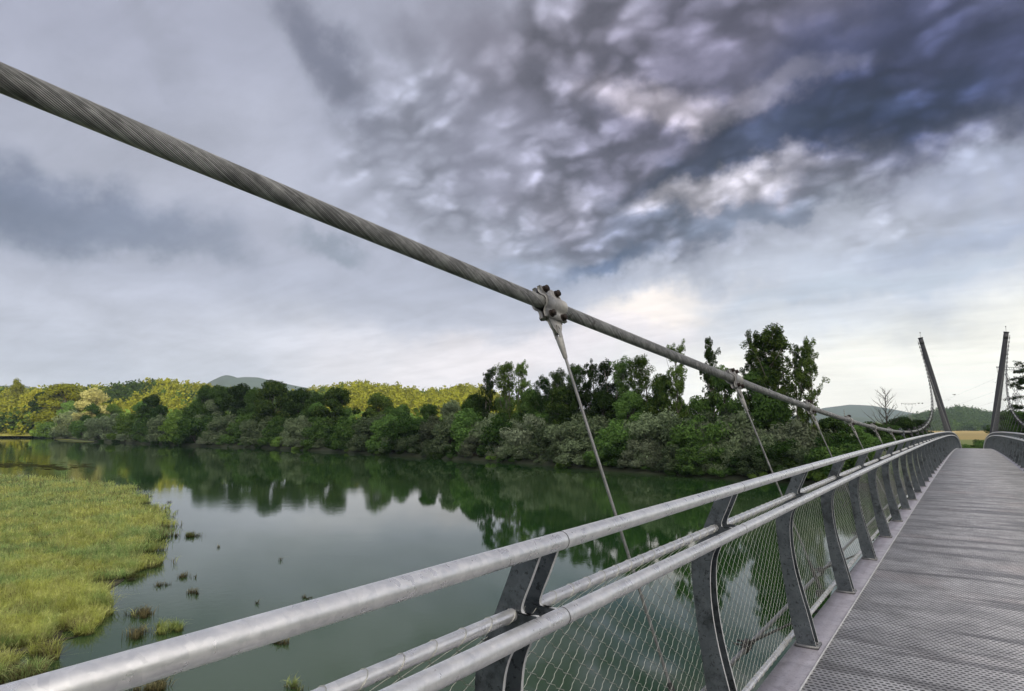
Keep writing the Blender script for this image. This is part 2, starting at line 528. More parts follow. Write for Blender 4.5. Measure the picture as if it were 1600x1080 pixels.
ML_willow = leaf_material('willow_leaves', (.060, .095, .045, 1), (.165, .205, .115, 1))
ML_silver = leaf_material('silver_willow_leaves', (.085, .11, .065, 1), (.185, .215, .14, 1))
ML_green = leaf_material('broad_leaves', (.030, .075, .018, 1), (.105, .175, .045, 1))
ML_bright = leaf_material('bright_leaves', (.06, .12, .02, 1), (.16, .24, .05, 1))
ML_dark = leaf_material('dark_leaves', (.018, .040, .010, 1), (.062, .105, .026, 1))
ML_poplar = leaf_material('poplar_leaves', (.032, .066, .015, 1), (.125, .18, .042, 1))
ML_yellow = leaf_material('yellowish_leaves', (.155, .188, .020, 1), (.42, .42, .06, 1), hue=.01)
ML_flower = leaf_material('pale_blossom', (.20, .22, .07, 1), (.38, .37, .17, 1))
M_bark = simple('bark', (.06, .052, .042), .9, 0, .4, 6)
M_paleb = simple('pale_bark', (.16, .145, .12), .9, 0, .4, 6)


def grass_material(name, a, b, c_, scale=.25, brown=.0):
    m, T, p, out = new_mat(name)
    co = world_co(T)
    n = T.noise(co, scale, 5, .65); n2 = T.noise(co, 1.7, 5, .75)
    c = T.mix(T.maprange(n, .42, .58, 0, 1), a, b)
    c = T.mix(T.maprange(n2, .45, .65, 0, .8), c, c_)
    c = T.vmath('SCALE', c, scale=T.maprange(T.noise(co, .8, 4, .7), .35, .6, .62, 1.12, 'LINEAR'))
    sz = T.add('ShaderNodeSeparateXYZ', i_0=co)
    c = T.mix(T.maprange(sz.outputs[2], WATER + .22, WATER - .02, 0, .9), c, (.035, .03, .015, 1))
    n3 = T.noise(co, 9.0, 3, .6)
    c = T.vmath('SCALE', c, scale=T.maprange(n3, .3, .7, .65, 1.3, 'LINEAR'))
    df = T.add('ShaderNodeBsdfDiffuse'); T.put(df.inputs[0], c)
    tr = T.add('ShaderNodeBsdfTranslucent'); T.put(tr.inputs[0], c)
    mx = T.add('ShaderNodeMixShader', i_0=.3)
    T.l.new(df.outputs[0], mx.inputs[1]); T.l.new(tr.outputs[0], mx.inputs[2]); T.l.new(mx.outputs[0], out.inputs[0])
    T.n.remove(p)
    return m


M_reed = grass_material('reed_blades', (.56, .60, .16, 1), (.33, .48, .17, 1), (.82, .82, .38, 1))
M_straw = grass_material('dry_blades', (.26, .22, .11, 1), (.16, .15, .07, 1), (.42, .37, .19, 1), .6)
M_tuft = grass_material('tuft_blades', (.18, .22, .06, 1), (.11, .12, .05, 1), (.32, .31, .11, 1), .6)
M_mud = simple('mud', (.035, .032, .018), .9, 0, .5, 2.0)


def ground_material():
    m, T, p, out = new_mat('ground')
    co = world_co(T)
    n = T.noise(co, .02, 7, .6); n2 = T.noise(co, .6, 6, .7)
    c = T.mix(T.maprange(n, .4, .6, 0, 1), (.055, .085, .025, 1), (.11, .13, .035, 1))
    c = T.mix(T.maprange(n2, .4, .7, 0, .7), c, (.035, .05, .018, 1))
    sz = T.add('ShaderNodeSeparateXYZ', i_0=co)
    c = T.mix(T.maprange(sz.outputs[2], -4.9, -5.3, 0, 1), c, (.022, .028, .012, 1))
    T.put(p.inputs['Base Color'], c); p.inputs['Roughness'].default_value = .95
    return m


def field_material(name, a, b, c_):
    m, T, p, out = new_mat(name)
    co = world_co(T)
    mp = T.add('ShaderNodeMapping'); T.put(mp.inputs['Vector'], co); mp.inputs['Scale'].default_value = (.25, 1, 1)
    n = T.noise(mp.outputs[0], .03, 5, .55); n2 = T.noise(co, .5, 4, .7)
    c = T.mix(T.maprange(n, .4, .6, 0, 1), a, b)
    c = T.mix(T.maprange(n2, .4, .7, 0, .5), c, c_)
    T.put(p.inputs['Base Color'], c); p.inputs['Roughness'].default_value = .95
    return m


M_ground = ground_material()
M_gold = field_material('stubble_field', (.34, .24, .07, 1), (.26, .21, .06, 1), (.40, .29, .10, 1))
M_mead = field_material('meadow', (.16, .18, .03, 1), (.11, .15, .03, 1), (.22, .22, .05, 1))
M_hillg = field_material('hill_ground', (.20, .22, .04, 1), (.32, .31, .06, 1), (.14, .16, .035, 1))
M_mtn = simple('mountain_woods', (.035, .06, .05), 1.0, 0, .45, .004)


def water_material():
    m, T, p, out = new_mat('river_water')
    co = world_co(T)
    n = T.noise(co, .035, 4, .55)
    c = T.mix(T.maprange(n, .35, .65, 0, 1), (.012, .042, .010, 1), (.042, .076, .028, 1))
    T.put(p.inputs['Base Color'], c)
    p.inputs['Roughness'].default_value = .02; p.inputs['IOR'].default_value = 1.33
    r1 = T.noise(co, 2.2, 4, .6); r2 = T.noise(co, .35, 3, .5)
    calm = T.maprange(T.noise(co, .04, 3, .5), .4, .62, .25, 1.0)
    bump(T, p, T.math('MULTIPLY', T.math('ADD', r1, T.math('MULTIPLY', r2, 1.4)), calm), .42, .010)
    return m


M_water = water_material()

# ------------------------------------------------------------------ bridge geometry (t forward, a left, h above deck)
CM = 26.717
def arch(t):
    t = np.asarray(t, float); k, k4 = 1.41026e-4, 4.5247e-8
    return k * CM**2 + k4 * CM**4 - k * (t - CM)**2 - k4 * (t - CM)**4


AC = .88985 - 2.21204 / 2          # centre line of the deck
def br(t, a, h, side=1):
    """bridge coordinates to world; side -1 mirrors about the centre line"""
    t = np.asarray(t, float)
    a = AC + side * (np.asarray(a, float) - AC) + 0 * t
    return np.stack([-a, t, arch(t) + np.asarray(h, float) + 0 * t], -1)


S = 1.70466; T1 = 1.56556; T0 = -4; TEND = 124.0
SH = 3.40909; C0 = 3.16538
POSTS = [T1 + S * i for i in range(-3, 72)]
TP = 121.498


def cable_az(t):
    z = 1.37377 + 1.55459e-3 * (np.asarray(t, float) - CM)**2
    return 1.3305 + .2824 * z, z


def cable_pt(t, side=1):
    a, z = cable_az(t); a = AC + side * (a - AC)
    return np.stack([-a, np.asarray(t, float) + 0 * z, z], -1)


# deck
deck = empty('footbridge_deck', (0, 0, 0))
tag(deck, 'long arched grey perforated steel walkway deck of the footbridge', 'bridge deck')
ts = np.concatenate([np.arange(-6, 127, 1.0)])
def strip(name, a0, a1, h, mat, parent, side=1, thick=.03):
    A = br(ts, a0, h, side); B = br(ts, a1, h, side)
    A2 = A - [0, 0, thick]; B2 = B - [0, 0, thick]
    n = len(ts); v = np.concatenate([A, B, B2, A2]); i = np.arange(n - 1)
    q = []
    for u, w in ((0, 1), (1, 2), (2, 3), (3, 0)):
        q.append(np.stack([u * n + i, u * n + i + 1, w * n + i + 1, w * n + i], -1))
    ends = np.array([[0, n, 2 * n, 3 * n], [n - 1, 4 * n - 1, 3 * n - 1, 2 * n - 1]])
    return mesh_np(name, v, [np.concatenate(q + [ends])], [mat], parent)


strip('grating', .890, AC - (.890 - AC), 0.0, M_grate, deck, thick=.04)
for sd_ in (1, -1):
    strip('edge_plate', .896, 1.095, 0.002, M_plate, deck, sd_, .012)
    strip('edge_lip', .8905, .8955, 0.008, M_edge, deck, sd_, .05)
    strip('edge_beam', .93, 1.08, -.012, M_under, deck, sd_, .20)
for t in np.arange(T1 - 3 * S, TEND, S):
    cb = MB(); cb.box(br(t, AC, -.125), (2.2, .08, .16)); cb.build('cross_beam', M_under, deck)

# post: two S-shaped plates
inner = [(.943, .012), (.962, .10), (.984, .20), (1.008, .30), (1.032, .40), (1.052, .50), (1.066, .60), (1.073, .70), (1.070, .80), (1.058, .87),
         (1.030, .925), (.985, .958), (.950, .975), (.945, 1.000), (.960, 1.018), (.990, 1.014), (1.006, 1.020), (1.008, 1.035), (.998, 1.062), (.978, 1.105), (.945, 1.182)]
outer = [(1.063, .012), (1.083, .10), (1.100, .20), (1.115, .30), (1.127, .40), (1.139, .50), (1.149, .60), (1.158, .70), (1.163, .79), (1.158, .86),
         (1.138, .915), (1.120, .950), (1.108, .975), (1.098, 1.000), (1.090, 1.018), (1.083, 1.034), (1.076, 1.050), (1.069, 1.066), (1.058, 1.090), (1.043, 1.125), (1.020, 1.184)]


def spline(P, n):
    P = np.array(P); d = np.r_[0, np.cumsum(np.hypot(*np.diff(P, axis=0).T))]
    out = []
    for s in np.linspace(0, 1, n):
        i = s * (len(P) - 1); k = min(int(i), len(P) - 2); f = i - k
        p0, p1, p2, p3 = P[max(k - 1, 0)], P[k], P[k + 1], P[min(k + 2, len(P) - 1)]
        out.append(.5 * ((2 * p1) + (-p0 + p2) * f + (2 * p0 - 5 * p1 + 4 * p2 - p3) * f * f + (-p0 + 3 * p1 - 3 * p2 + p3) * f**3))
    return np.array(out)


def post_mesh(side):
    mb = MB()
    I = spline(inner, 61); O = spline(outer, 61)
    for d0 in (-.096, -.006):
        th = .012
        A = np.array([[-side * (a - AC), 0, h] for a, h in I]); B = np.array([[-side * (a - AC), 0, h] for a, h in O])
        n = len(A); y0 = np.array([0, d0, 0]); y1 = np.array([0, d0 + th, 0])
        v = np.concatenate([A + y0, B + y0, A + y1, B + y1]); i = np.arange(n - 1)
        mb.raw(v, np.stack([i, n + i, n + i + 1, i + 1], -1))
        mb.raw(v, np.stack([2 * n + i, 2 * n + i + 1, 3 * n + i + 1, 3 * n + i], -1))
        mb.raw(v, np.stack([i, i + 1, 2 * n + i + 1, 2 * n + i], -1), m=1)
        mb.raw(v, np.stack([n + i, 3 * n + i, 3 * n + i + 1, n + i + 1], -1), m=1)
        mb.raw(v, [[n - 1, 2 * n - 1, 4 * n - 1, 3 * n - 1], [0, 2 * n, 3 * n, n]], m=1)
    return mb


def foot_mesh(side):
    mb = MB()
    mb.box((-side * (1.003 - AC), -.045, .0095), (.15, .14, .014))
    for dx in (-.055, .055): mb.tube([(-side * (1.003 - AC) + dx, -.045, .012), (-side * (1.003 - AC) + dx, -.045, .03)], .011, 6)
    return mb


def rail_pts(a, h, t0, t1, side, step=.6):
    n = max(2, int(abs(t1 - t0) / step) + 1)
    return br(np.linspace(t0, t1, n), a, h, side)


MESH_H = [.0, .048, .12, .40, .60, .72, .80, .88, .94, .98, 1.0]
MESH_A = [1.12, 1.124, 1.128, 1.140, 1.160, 1.172, 1.174, 1.160, 1.120, 1.070, 1.052]


def wire_mesh(side):
    """diamond rope mesh between the upper mesh tube and the bottom tube, with a loop tied round the tube at every knot"""
    V = []; Q = []; nv = 0
    A_top, H_top, A_bot, H_bot = 1.0377, .997, 1.12, .048
    cell, ch = .104, .062
    nrow = int((H_top - H_bot) / (ch / 2))
    hs = np.linspace(H_bot, H_top, nrow + 1)
    t_start = -2.6 if side == 1 else 6.0
    ns = int((TEND - t_start) / cell)
    for fam in (1, -1):
        for k in range(-int(nrow / 2) - 1, ns + int(nrow / 2) + 2):
            t0 = t_start + k * cell
            d = t0 + .8
            if d < 16: step, sub, nn, r = 1, 3, 4, .00112
            elif d < 32: step, sub, nn, r = 3, 1, 3, .0010
            else: step, sub, nn, r = 5, 1, 3, .0008
            if side == -1: step, sub, nn, r = 5, 1, 3, .0008
            idx = np.arange(0, nrow + 1e-6, 1.0 / sub) if step == 1 else np.append(np.arange(0, nrow, step), nrow).astype(float)
            tt = t0 + fam * idx * cell / 2
            ok = (tt > t_start) & (tt < TEND)
            if ok.sum() < 2: continue
            idx = idx[ok]; tt = tt[ok]
            hh = H_bot + (H_top - H_bot) * idx / nrow
            if step == 1:   # ropes flatten at the knots, where they run side by side
                fr = idx % 1.0
                tt = tt + fam * .0065 * np.sin(2 * PI * fr); hh = hh - .0 * fr
                off = .0012 * fam
            else: off = 0
            aa = np.interp(hh, MESH_H, MESH_A) + off
            P = br(tt, aa, hh, side); n = len(P)
            ang = np.arange(nn) * 2 * PI / nn
            e1 = np.array([1.0, 0, 0]); tan = P[-1] - P[0]; tan /= np.linalg.norm(tan); e2 = np.cross(e1, tan); e2 /= np.linalg.norm(e2); e1 = np.cross(tan, e2)
            v = P[:, None, :] + r * (np.cos(ang)[None, :, None] * e1 + np.sin(ang)[None, :, None] * e2)
            i = np.arange(n - 1)[:, None] * nn; j = np.arange(nn)[None, :]
            q = np.stack([i + j, i + nn + j, i + nn + (j + 1) % nn, i + (j + 1) % nn], -1).reshape(-1, 4) + nv
            V.append(v.reshape(-1, 3)); Q.append(q); nv += n * nn
    mb = MB()
    if side == 1:      # ties round the tubes
        ang = np.linspace(0, 2 * PI, 13)
        for k in range(int(30 / cell)):
            t = t_start + k * cell
            for (a, h, r) in ((1.0377, 1.0105, .0185), (1.12, .032, .0185)):
                P = br(t + .018 * np.sin(ang), a + r * np.cos(ang), h + r * np.sin(ang), side)
                mb.tube(P, .0010, 4, cap=False, m=0)
        v = np.concatenate(mb.v); q = np.concatenate(mb.q)
        Q.append(q + nv); V.append(v)
    return np.concatenate(V), np.concatenate(Q)


def railing(side, label):
    root = empty('bridge_railing', (-AC, 0, 0)); tag(root, label, 'railing', 'railings of the footbridge')
    o = (-AC, 0, 0)
    sub = np.array(o)
    def P(name, mb, mats, smooth=True):
        mb.v = [np.concatenate(mb.v) - sub]; return mb.build(name, mats, root, smooth=smooth)
    tA = T1 - 3 * S
    bays = list(zip(POSTS[:-1], POSTS[1:]))
    for name, a, h, r, jt in (('top_rail', .9387, 1.200, .0243, True), ('handrail', .9377, 1.000, .0243, True),
                              ('mesh_rail', 1.0377, 1.0105, .0172, False), ('bottom_rail', 1.12, .032, .0172, False)):
        mb = MB()
        if name == 'mesh_rail':
            for p0, p1 in bays: mb.tube(rail_pts(a, h, p0 - .004, p1 - .085, side), r, 16)
        else: mb.tube(rail_pts(a, h, tA, TEND, side), r, 20)
        if jt:
            for t in POSTS[:26] if side == 1 else []:
                for w, mm in ((.0016, 1),): mb.tube(br(np.array([t - .001, t + .0018]), a, h, side), r + .0006, 20, m=1)
        P(name, mb, [M_rail, M_dark], 'auto')
    pm = post_mesh(side).build('post', [M_post, M_edge], root, smooth=False)
    fm = foot_mesh(side).build('base_plate', M_rod, pm)
    for k, t in enumerate(POSTS):
        if k == 0: q, f = pm, fm
        else:
            q = pm.copy(); scn.collection.objects.link(q); q.parent = root
            f = fm.copy(); scn.collection.objects.link(f); f.parent = q
        q.location = (0, t, float(arch(t)))
    V, Q = wire_mesh(side)
    mesh_np('wire_mesh', V - sub, [Q], [M_wire], root)
    return root


railing(1, 'galvanised steel railing with wire mesh on the river side, running from the left foreground')
railing(-1, 'galvanised steel railing at the right edge of the photo, seen only far along the deck')


# suspension cables with clamps
def clamp_parts(root, t, side, detail):
    p = cable_pt(t, side); q = cable_pt(t + .05, side)
    tan = q - p; tan /= np.linalg.norm(tan)
    foot = br(t, 1.193, -.031, side)
    down = foot - p; down -= tan * (down @ tan); down /= np.linalg.norm(down)
    nrm = np.cross(tan, down); nrm /= np.linalg.norm(nrm)           # across the clamp
    if nrm[0] * side < 0: nrm = -nrm                                # +nrm points to the walkway
    mb = MB(); L = .105; e_ = 1.0 if detail else (1.2 if t < 30 else 1.6)
    # hat profile of each half: flange, bulge over the cable, flange
    ang = np.linspace(-1.05, 1.05, 9)
    out_ = [(.098, .012)] + [(.052 * math.sin(a_) if False else 0.058 * math.sin(a_), .012 + .052 * math.cos(a_) - .018) for a_ in ang[::-1]] + [(-.098, .012)]
    prof_o = [(.098, .028), (.066, .028)] + [(.056 * math.sin(a_), .060 * math.cos(a_)) for a_ in ang[::-1]] + [(-.066, .028), (-.098, .028)]
    prof_i = [(.098, .006), (.062, .006)] + [(.044 * math.sin(a_), .044 * math.cos(a_)) for a_ in ang[::-1]] + [(-.062, .006), (-.098, .006)]
    for s in (1, -1):
        poly = [(y * s, -x) for x, y in prof_o] + [(y * s, -x) for x, y in prof_i[::-1]]
        mb.prism(poly, -L, L, (nrm, down, tan), p)
    # gusset plate below the clamp for the hanger pin
    g = [(-.075, .09), (-.05, .15), (-.02, .185), (.02, .185), (.05, .15), (.075, .09)]
    mb.prism([(x, y) for x, y in g], -.009, .009, (tan, down, nrm), p)
    mb.v = [(np.concatenate(mb.v) - p) * e_ + p]
    c = mb.build('cable_clamp', M_clamp if detail else (M_post if t < 26 else M_under), root)  # far clamps darker: shade of their end faces put into the colour
    if detail:
        for sa in (-1, 1):
            for sb in (-1, 1):
                b = MB(); o = p + down * sa * .080 + tan * sb * .062
                b.tube([o - nrm * .052, o + nrm * .056], .008, 8)
                b.tube([o + nrm * .028, o + nrm * .034], .0225, 14)
                b.tube([o + nrm * .034, o + nrm * .054], .0195, 6)
                b.tube([o - nrm * .034, o - nrm * .028], .020, 14); b.tube([o - nrm * .048, o - nrm * .034], .0155, 6)
                b.build('bolt', M_bolt, c)
    return p, tan, down, nrm


def hanger(t, side, frame, label, group, detail):
    p, tan, down, nrm = frame
    foot = br(t, 1.193, -.031, side)
    pin = p + down * .150
    d = foot - pin; L = np.linalg.norm(d); d /= L
    root = empty('hanger_rod', tuple(foot)); tag(root, label, 'hanger rod', group)
    f = MB()
    # fork: two cheeks either side of the gusset, closing into a tapered socket
    x1 = np.cross(d, nrm); x1 /= np.linalg.norm(x1); n1 = np.cross(x1, d)
    for s in (-1, 1):
        cheek = [(-.014, -.014), (.0, -.020), (.014, -.014), (.017, .02), (.015, .062), (.0, .066), (-.015, .062), (-.017, .02)]
        f.prism([(x, y) for x, y in cheek], s * .011, s * .019, (x1, d, n1), pin)
    f.tube([pin + d * .055, pin + d * .07, pin + d * .10, pin + d * .185, pin + d * .19], [.019, .0215, .020, .0125, .010], 16)
    f.tube([pin - n1 * .024, pin + n1 * .024], .009, 12)
    f.v = [np.concatenate(f.v) - foot]
    f.build('fork_socket', M_clamp, root, smooth='auto')
    r = MB(); r.tube([pin + d * .17, foot - d * .20], .0084, 12); r.v = [np.concatenate(r.v) - foot]
    r.build('rod', M_rod, root, smooth='auto')
    if detail:
        s_ = MB(); s_.tube([foot - d * .30, foot - d * .28, foot - d * .08, foot - d * .05], [.011, .016, .016, .022], 12)
        s_.tube([foot - nrm * .03 - d * .02, foot + nrm * .03 - d * .02], .014, 10); s_.box(foot, (.10, .05, .05))
        s_.v = [np.concatenate(s_.v) - foot]; s_.build('lower_socket', M_dark, root, smooth='auto')


ORD = ['first', 'second', 'third', 'fourth', 'fifth', 'sixth', 'seventh', 'eighth', 'ninth', 'tenth', 'eleventh', 'twelfth', 'thirteenth', 'fourteenth',
       'fifteenth', 'sixteenth', 'seventeenth', 'eighteenth', 'nineteenth', 'twentieth', 'twenty-first', 'twenty-second', 'twenty-third', 'twenty-fourth',
       'twenty-fifth', 'twenty-sixth', 'twenty-seventh', 'twenty-eighth', 'twenty-ninth', 'thirtieth', 'thirty-first', 'thirty-second', 'thirty-third', 'thirty-fourth', 'thirty-fifth']


def suspension_cable(side, label):
    p0 = cable_pt(-12.0 if side == 1 else 10.0, side)
    root = empty('suspension_cable', tuple(p0)); tag(root, label, 'suspension cable', 'main cables of the footbridge')
    t = np.concatenate([np.arange(-12 if side == 1 else 10, 10, .12 if side == 1 else 1), np.arange(10, TP, .5), [TP]])
    t = np.unique(np.round(t, 4))
    P = cable_pt(t, side); n = 28; r = .0385
    tan = np.gradient(P, axis=0); tan /= np.linalg.norm(tan, axis=1)[:, None]
    e1 = np.cross(tan, [0, 0, 1.0]); e1 /= np.linalg.norm(e1, axis=1)[:, None]; e2 = np.cross(e1, tan)
    a = np.arange(n) * 2 * PI / n
    v = P[:, None] + r * (np.cos(a)[None, :, None] * e1[:, None] + np.sin(a)[None, :, None] * e2[:, None])
    k = len(t); i = np.arange(k - 1)[:, None] * n; j = np.arange(n)[None, :]
    q = np.stack([i + j, i + n + j, i + n + (j + 1) % n, i + (j + 1) % n], -1)
    ln = np.r_[0, np.cumsum(np.linalg.norm(np.diff(P, axis=0), axis=1))]
    u0 = (j / n + 0 * i); u1 = ((j + 1) / n + 0 * i); v0 = ln[:-1][:, None] + 0 * j; v1 = ln[1:][:, None] + 0 * j
    uv = np.stack([np.stack([u0, v0], -1), np.stack([u0, v1], -1), np.stack([u1, v1], -1), np.stack([u1, v0], -1)], 2)
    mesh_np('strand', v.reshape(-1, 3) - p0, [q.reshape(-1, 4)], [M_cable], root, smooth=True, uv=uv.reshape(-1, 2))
    frames = []
    for i_ in range(0, 35):
        tt = C0 + SH * i_
        if tt > TP - 1.5: break
        if side == -1 and tt < 12: continue
        before = set(o.name for o in scn.collection.objects)
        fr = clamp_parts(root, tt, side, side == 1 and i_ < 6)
        for o in scn.collection.objects:
            if o.name not in before and o.parent == root: o.location = Vector(-p0)
        frames.append((i_, tt, fr))
    return frames


frL = suspension_cable(1, 'thick grey steel spiral cable sweeping down from the upper left of the photo')
frR = suspension_cable(-1, 'distant suspension cable on the right side of the walkway, climbing to the right pylon')
for i_, tt, fr in frL:
    hanger(tt, 1, fr, ('%s hanger rod from the camera on the left cable' % ORD[i_]), 'hanger rods of the left cable', i_ < 5)
for k, (i_, tt, fr) in enumerate(frR):
    hanger(tt, -1, fr, ('%s of the far hanger rods on the right cable, counted towards its pylon' % ORD[k]), 'hanger rods of the right cable', False)


# pylons
def pylon(side, label):
    half = lambda z: 2.674 + (5.466 - 2.674) * z / 15.64
    zb, zt = -6.4, 15.75
    base = np.array([-(AC + side * half(zb)), TP, zb]); top = np.array([-(AC + side * half(zt)), TP, zt])
    root = empty('bridge_pylon', tuple(base)); tag(root, label, 'pylon', 'leaning pylons of the footbridge')
    mb = MB()
    ax = top - base; L = np.linalg.norm(ax); ax = ax / L
    ex = np.cross([0, 1, 0], ax); ex /= np.linalg.norm(ex); ey = np.cross(ax, ex)
    rings = []
    for f, w, d in ((0, .50, .55), (.35, .46, .50), (.7, .40, .42), (.97, .30, .32), (1.0, .30, .32)):
        c = ax * L * f; ch = .05
        for (sx, sy) in ((-1, -1 + ch / d), (-1, 1 - ch / d), (-1 + ch / w, 1), (1 - ch / w, 1), (1, 1 - ch / d), (1, -1 + ch / d), (1 - ch / w, -1), (-1 + ch / w, -1)):
            rings.append(c + ex * sx * w + ey * sy * d)
    v = np.array(rings); q = []
    for i in range(4):
        for j in range(8): q.append((i * 8 + j, i * 8 + (j + 1) % 8, (i + 1) * 8 + (j + 1) % 8, (i + 1) * 8 + j))
    q += [(32, 33, 34, 35), (32, 35, 36, 39), (36, 37, 38, 39)]
    mb.raw(v, q); mb.build('shaft', M_pylon, root)
    # dark saddle head with side plates and a small rod on top
    h = MB()
    h.box(ax * (L * .972), (.64, .70, .62), np.stack([ex, ey, ax], -1))
    h.box(ax * (L + .06), (.70, .76, .10), np.stack([ex, ey, ax], -1))
    h.build('saddle_head', M_under, root)
    r = MB(); r.tube([ax * L, ax * L + np.array([0, 0, .9])], .02, 6); r.tube([ax * L + np.array([0, 0, .85]), ax * L + np.array([0, 0, 1.0])], .07, 8)
    r.build('lightning_rod', M_lattice, root)


pylon(1, 'tall leaning pylon on the left of the walkway, slanting out to the left')
pylon(-1, 'tall leaning pylon on the right of the walkway, nearly upright in view')

# wind-bracing pipe below the deck edge with struts
root = empty('bracing_cable', (0, 0, 0)); tag(root, 'dark bracing cable running below the outer edge of the deck over the water', 'bracing cable')
mb = MB(); tt = np.arange(-4, 60, .5); mb.tube(br(tt, 1.70, -.41), .021, 12); mb.build('cable', M_rod, root, smooth='auto')
for k in range(0, 16):
    t = 5.9 + SH * (k - 1)
    s_ = MB(); a_ = br(t, 1.70, -.41)
    s_.tube([br(t - .07, 1.70, -.41), br(t + .07, 1.70, -.41)], .034, 12); s_.box(a_ + [0, 0, .04], (.04, .10, .05)); s_.tube([a_ + [.05, -.05, .035], a_ + [-.09, -.05, .035]], .009, 6)
    s_.tube([a_ + [.05, .05, .035], a_ + [-.09, .05, .035]], .009, 6)
    s_.tube([a_ + [0, 0, .03], br(t + 1.05, 1.08, -.14)], .011, 8)
    s_.build('strut', M_dark, root)

# ------------------------------------------------------------------ water, ground, hills
wv = np.array([[-4000, -2500, WATER], [4000, -2500, WATER], [4000, 2500, WATER], [-4000, 2500, WATER]], float)
structure(mesh_np('water', wv, [np.array([[0, 1, 2, 3]])], [M_water]))

BANK_PX = [(-700, 676), (-300, 678), (0, 681), (90, 685), (145, 690), (300, 697), (400, 700), (540, 707), (700, 718), (820, 725), (941, 736), (1050, 743), (1142, 750), (1250, 757)]
bank = [tuple(on_level(x, y, WATER))[:2] for x, y in BANK_PX] + [(-6, 90), (12, 82), (40, 72), (90, 55), (200, 30), (500, -30), (2500, -300)]
bank = np.array(bank)
def densify(P, step0=4.0):
    out = []
    for a, b in zip(P[:-1], P[1:]):
        d = np.linalg.norm(b - a); r = (np.linalg.norm(a) + np.linalg.norm(b)) / 2
        n = max(1, min(14, int(d / (step0 * max(1, r / 130)))))
        for i in range(n): out.append(a + (b - a) * i / n)
    out.append(P[-1]); return np.array(out)
bank_d = densify(bank)
jit = rng.normal(0, 1, (len(bank_d), 2)) * .5
bank_d = bank_d + jit
offs = [(-4, -8.5), (0, WATER - .25), (.6, WATER + .25), (2.0, WATER + .8), (6, -5.1), (14, -4.75), (40, -4.7), (100, -4.7), (250, -4.7), (600, -4.7), (1500, -4.7), (3000, -4.7)]
u = bank_d / np.linalg.norm(bank_d, axis=1)[:, None]
rows = []
for o_, z_ in offs:
    p = bank_d + u * o_
    zz = np.full(len(p), z_) + (rng.normal(0, .12, len(p)) if 0 < o_ < 20 else 0)
    rows.append(np.column_stack([p, zz]))
V = np.concatenate(rows); n = len(bank_d); i = np.arange(n - 1)
Q = np.concatenate([np.stack([k * n + i, k * n + i + 1, (k + 1) * n + i + 1, (k + 1) * n + i], -1) for k in range(len(offs) - 1)])
structure(mesh_np('ground', V, [Q[:, ::-1]], [M_ground], smooth=True))


def bank_depth(px):
    """depth of the far waterline in the direction of a photo column"""
    r = ray(px, 668); d = Vector((r.x, r.y)).normalized()
    best = None
    for a, b in zip(bank[:-1], bank[1:]):
        e = b - a; den = d.x * e[1] - d.y * e[0]
        if abs(den) < 1e-9: continue
        s = (a[0] * e[1] - a[1] * e[0]) / den; w = (a[0] * d.y - a[1] * d.x) / den
        if s > 0 and -1e-6 <= w <= 1 + 1e-6:
            best = s if best is None else min(best, s)
    fwd = Vector((-math.sin(YAW), math.cos(YAW)))
    return (best or 150.0) * d.dot(fwd)


def field_patch(name, px0, px1, d0, d1, mat, z):
    v = []; nx = 12; ny = 6
    for j in range(ny + 1):
        dd = d0 * (d1 / d0) ** (j / ny)
        for i_ in range(nx + 1):
            r = ray(px0 + (px1 - px0) * i_ / nx, 660); v.append((r.x * dd, r.y * dd, z))
    q = [(j * (nx + 1) + i_, j * (nx + 1) + i_ + 1, (j + 1) * (nx + 1) + i_ + 1, (j + 1) * (nx + 1) + i_) for j in range(ny) for i_ in range(nx)]
    return structure(mesh_np(name, v, [np.array(q)[:, ::-1]], [mat]))


field_patch('field', 1395, 1680, 330, 1500, M_gold, -4.62)
field_patch('meadow', 1380, 1690, 175, 330, M_mead, -4.60)


def ridge(name, pts, d0, d1, mat, seed, rough=.08, base=-5.0, nd=14, px_step=6):
    """range of hills: pts = (photo column, crest row at depth (d0+d1)/2)"""
    r_ = np.random.default_rng(seed)
    xs = np.arange(pts[0][0], pts[-1][0] + .1, px_step); cy = np.interp(xs, [p[0] for p in pts], [p[1] for p in pts])
    dm = .5 * (d0 + d1)
    nz = np.zeros((nd, len(xs)))
    for o_ in range(4):
        k = 2 ** o_; g = r_.normal(0, 1, (nd, int(len(xs) / (16 / k)) + 3))
        gx = np.linspace(0, g.shape[1] - 1.001, len(xs)); gi = gx.astype(int); gf = gx - gi; gf = gf * gf * (3 - 2 * gf)
        nz += (g[:, gi] * (1 - gf) + g[:, gi + 1] * gf) / k
    V = []
    for j in range(nd):
        f = j / (nd - 1); dd = d0 + (d1 - d0) * f; prof = math.sin(PI * min(1, f * 1.0)) ** 0.9 if f < .5 else math.sin(PI * f) ** .9
        for i_, x in enumerate(xs):
            top = ray(x, cy[i_]).z * dm + EYE
            z = base + max(0, top - base) * prof * (1 + rough * nz[j, i_] * (0.3 if abs(f - .5) < .08 else 1))
            r = ray(x, 660); V.append((r.x * dd, r.y * dd, z))
    n = len(xs); i_ = np.arange(n - 1)
    Q = np.concatenate([np.stack([j * n + i_, j * n + i_ + 1, (j + 1) * n + i_ + 1, (j + 1) * n + i_], -1) for j in range(nd - 1)])
    V = np.array(V)
    return structure(mesh_np(name, V, [Q[:, ::-1]], [mat], smooth=True)), V.reshape(nd, n, 3)


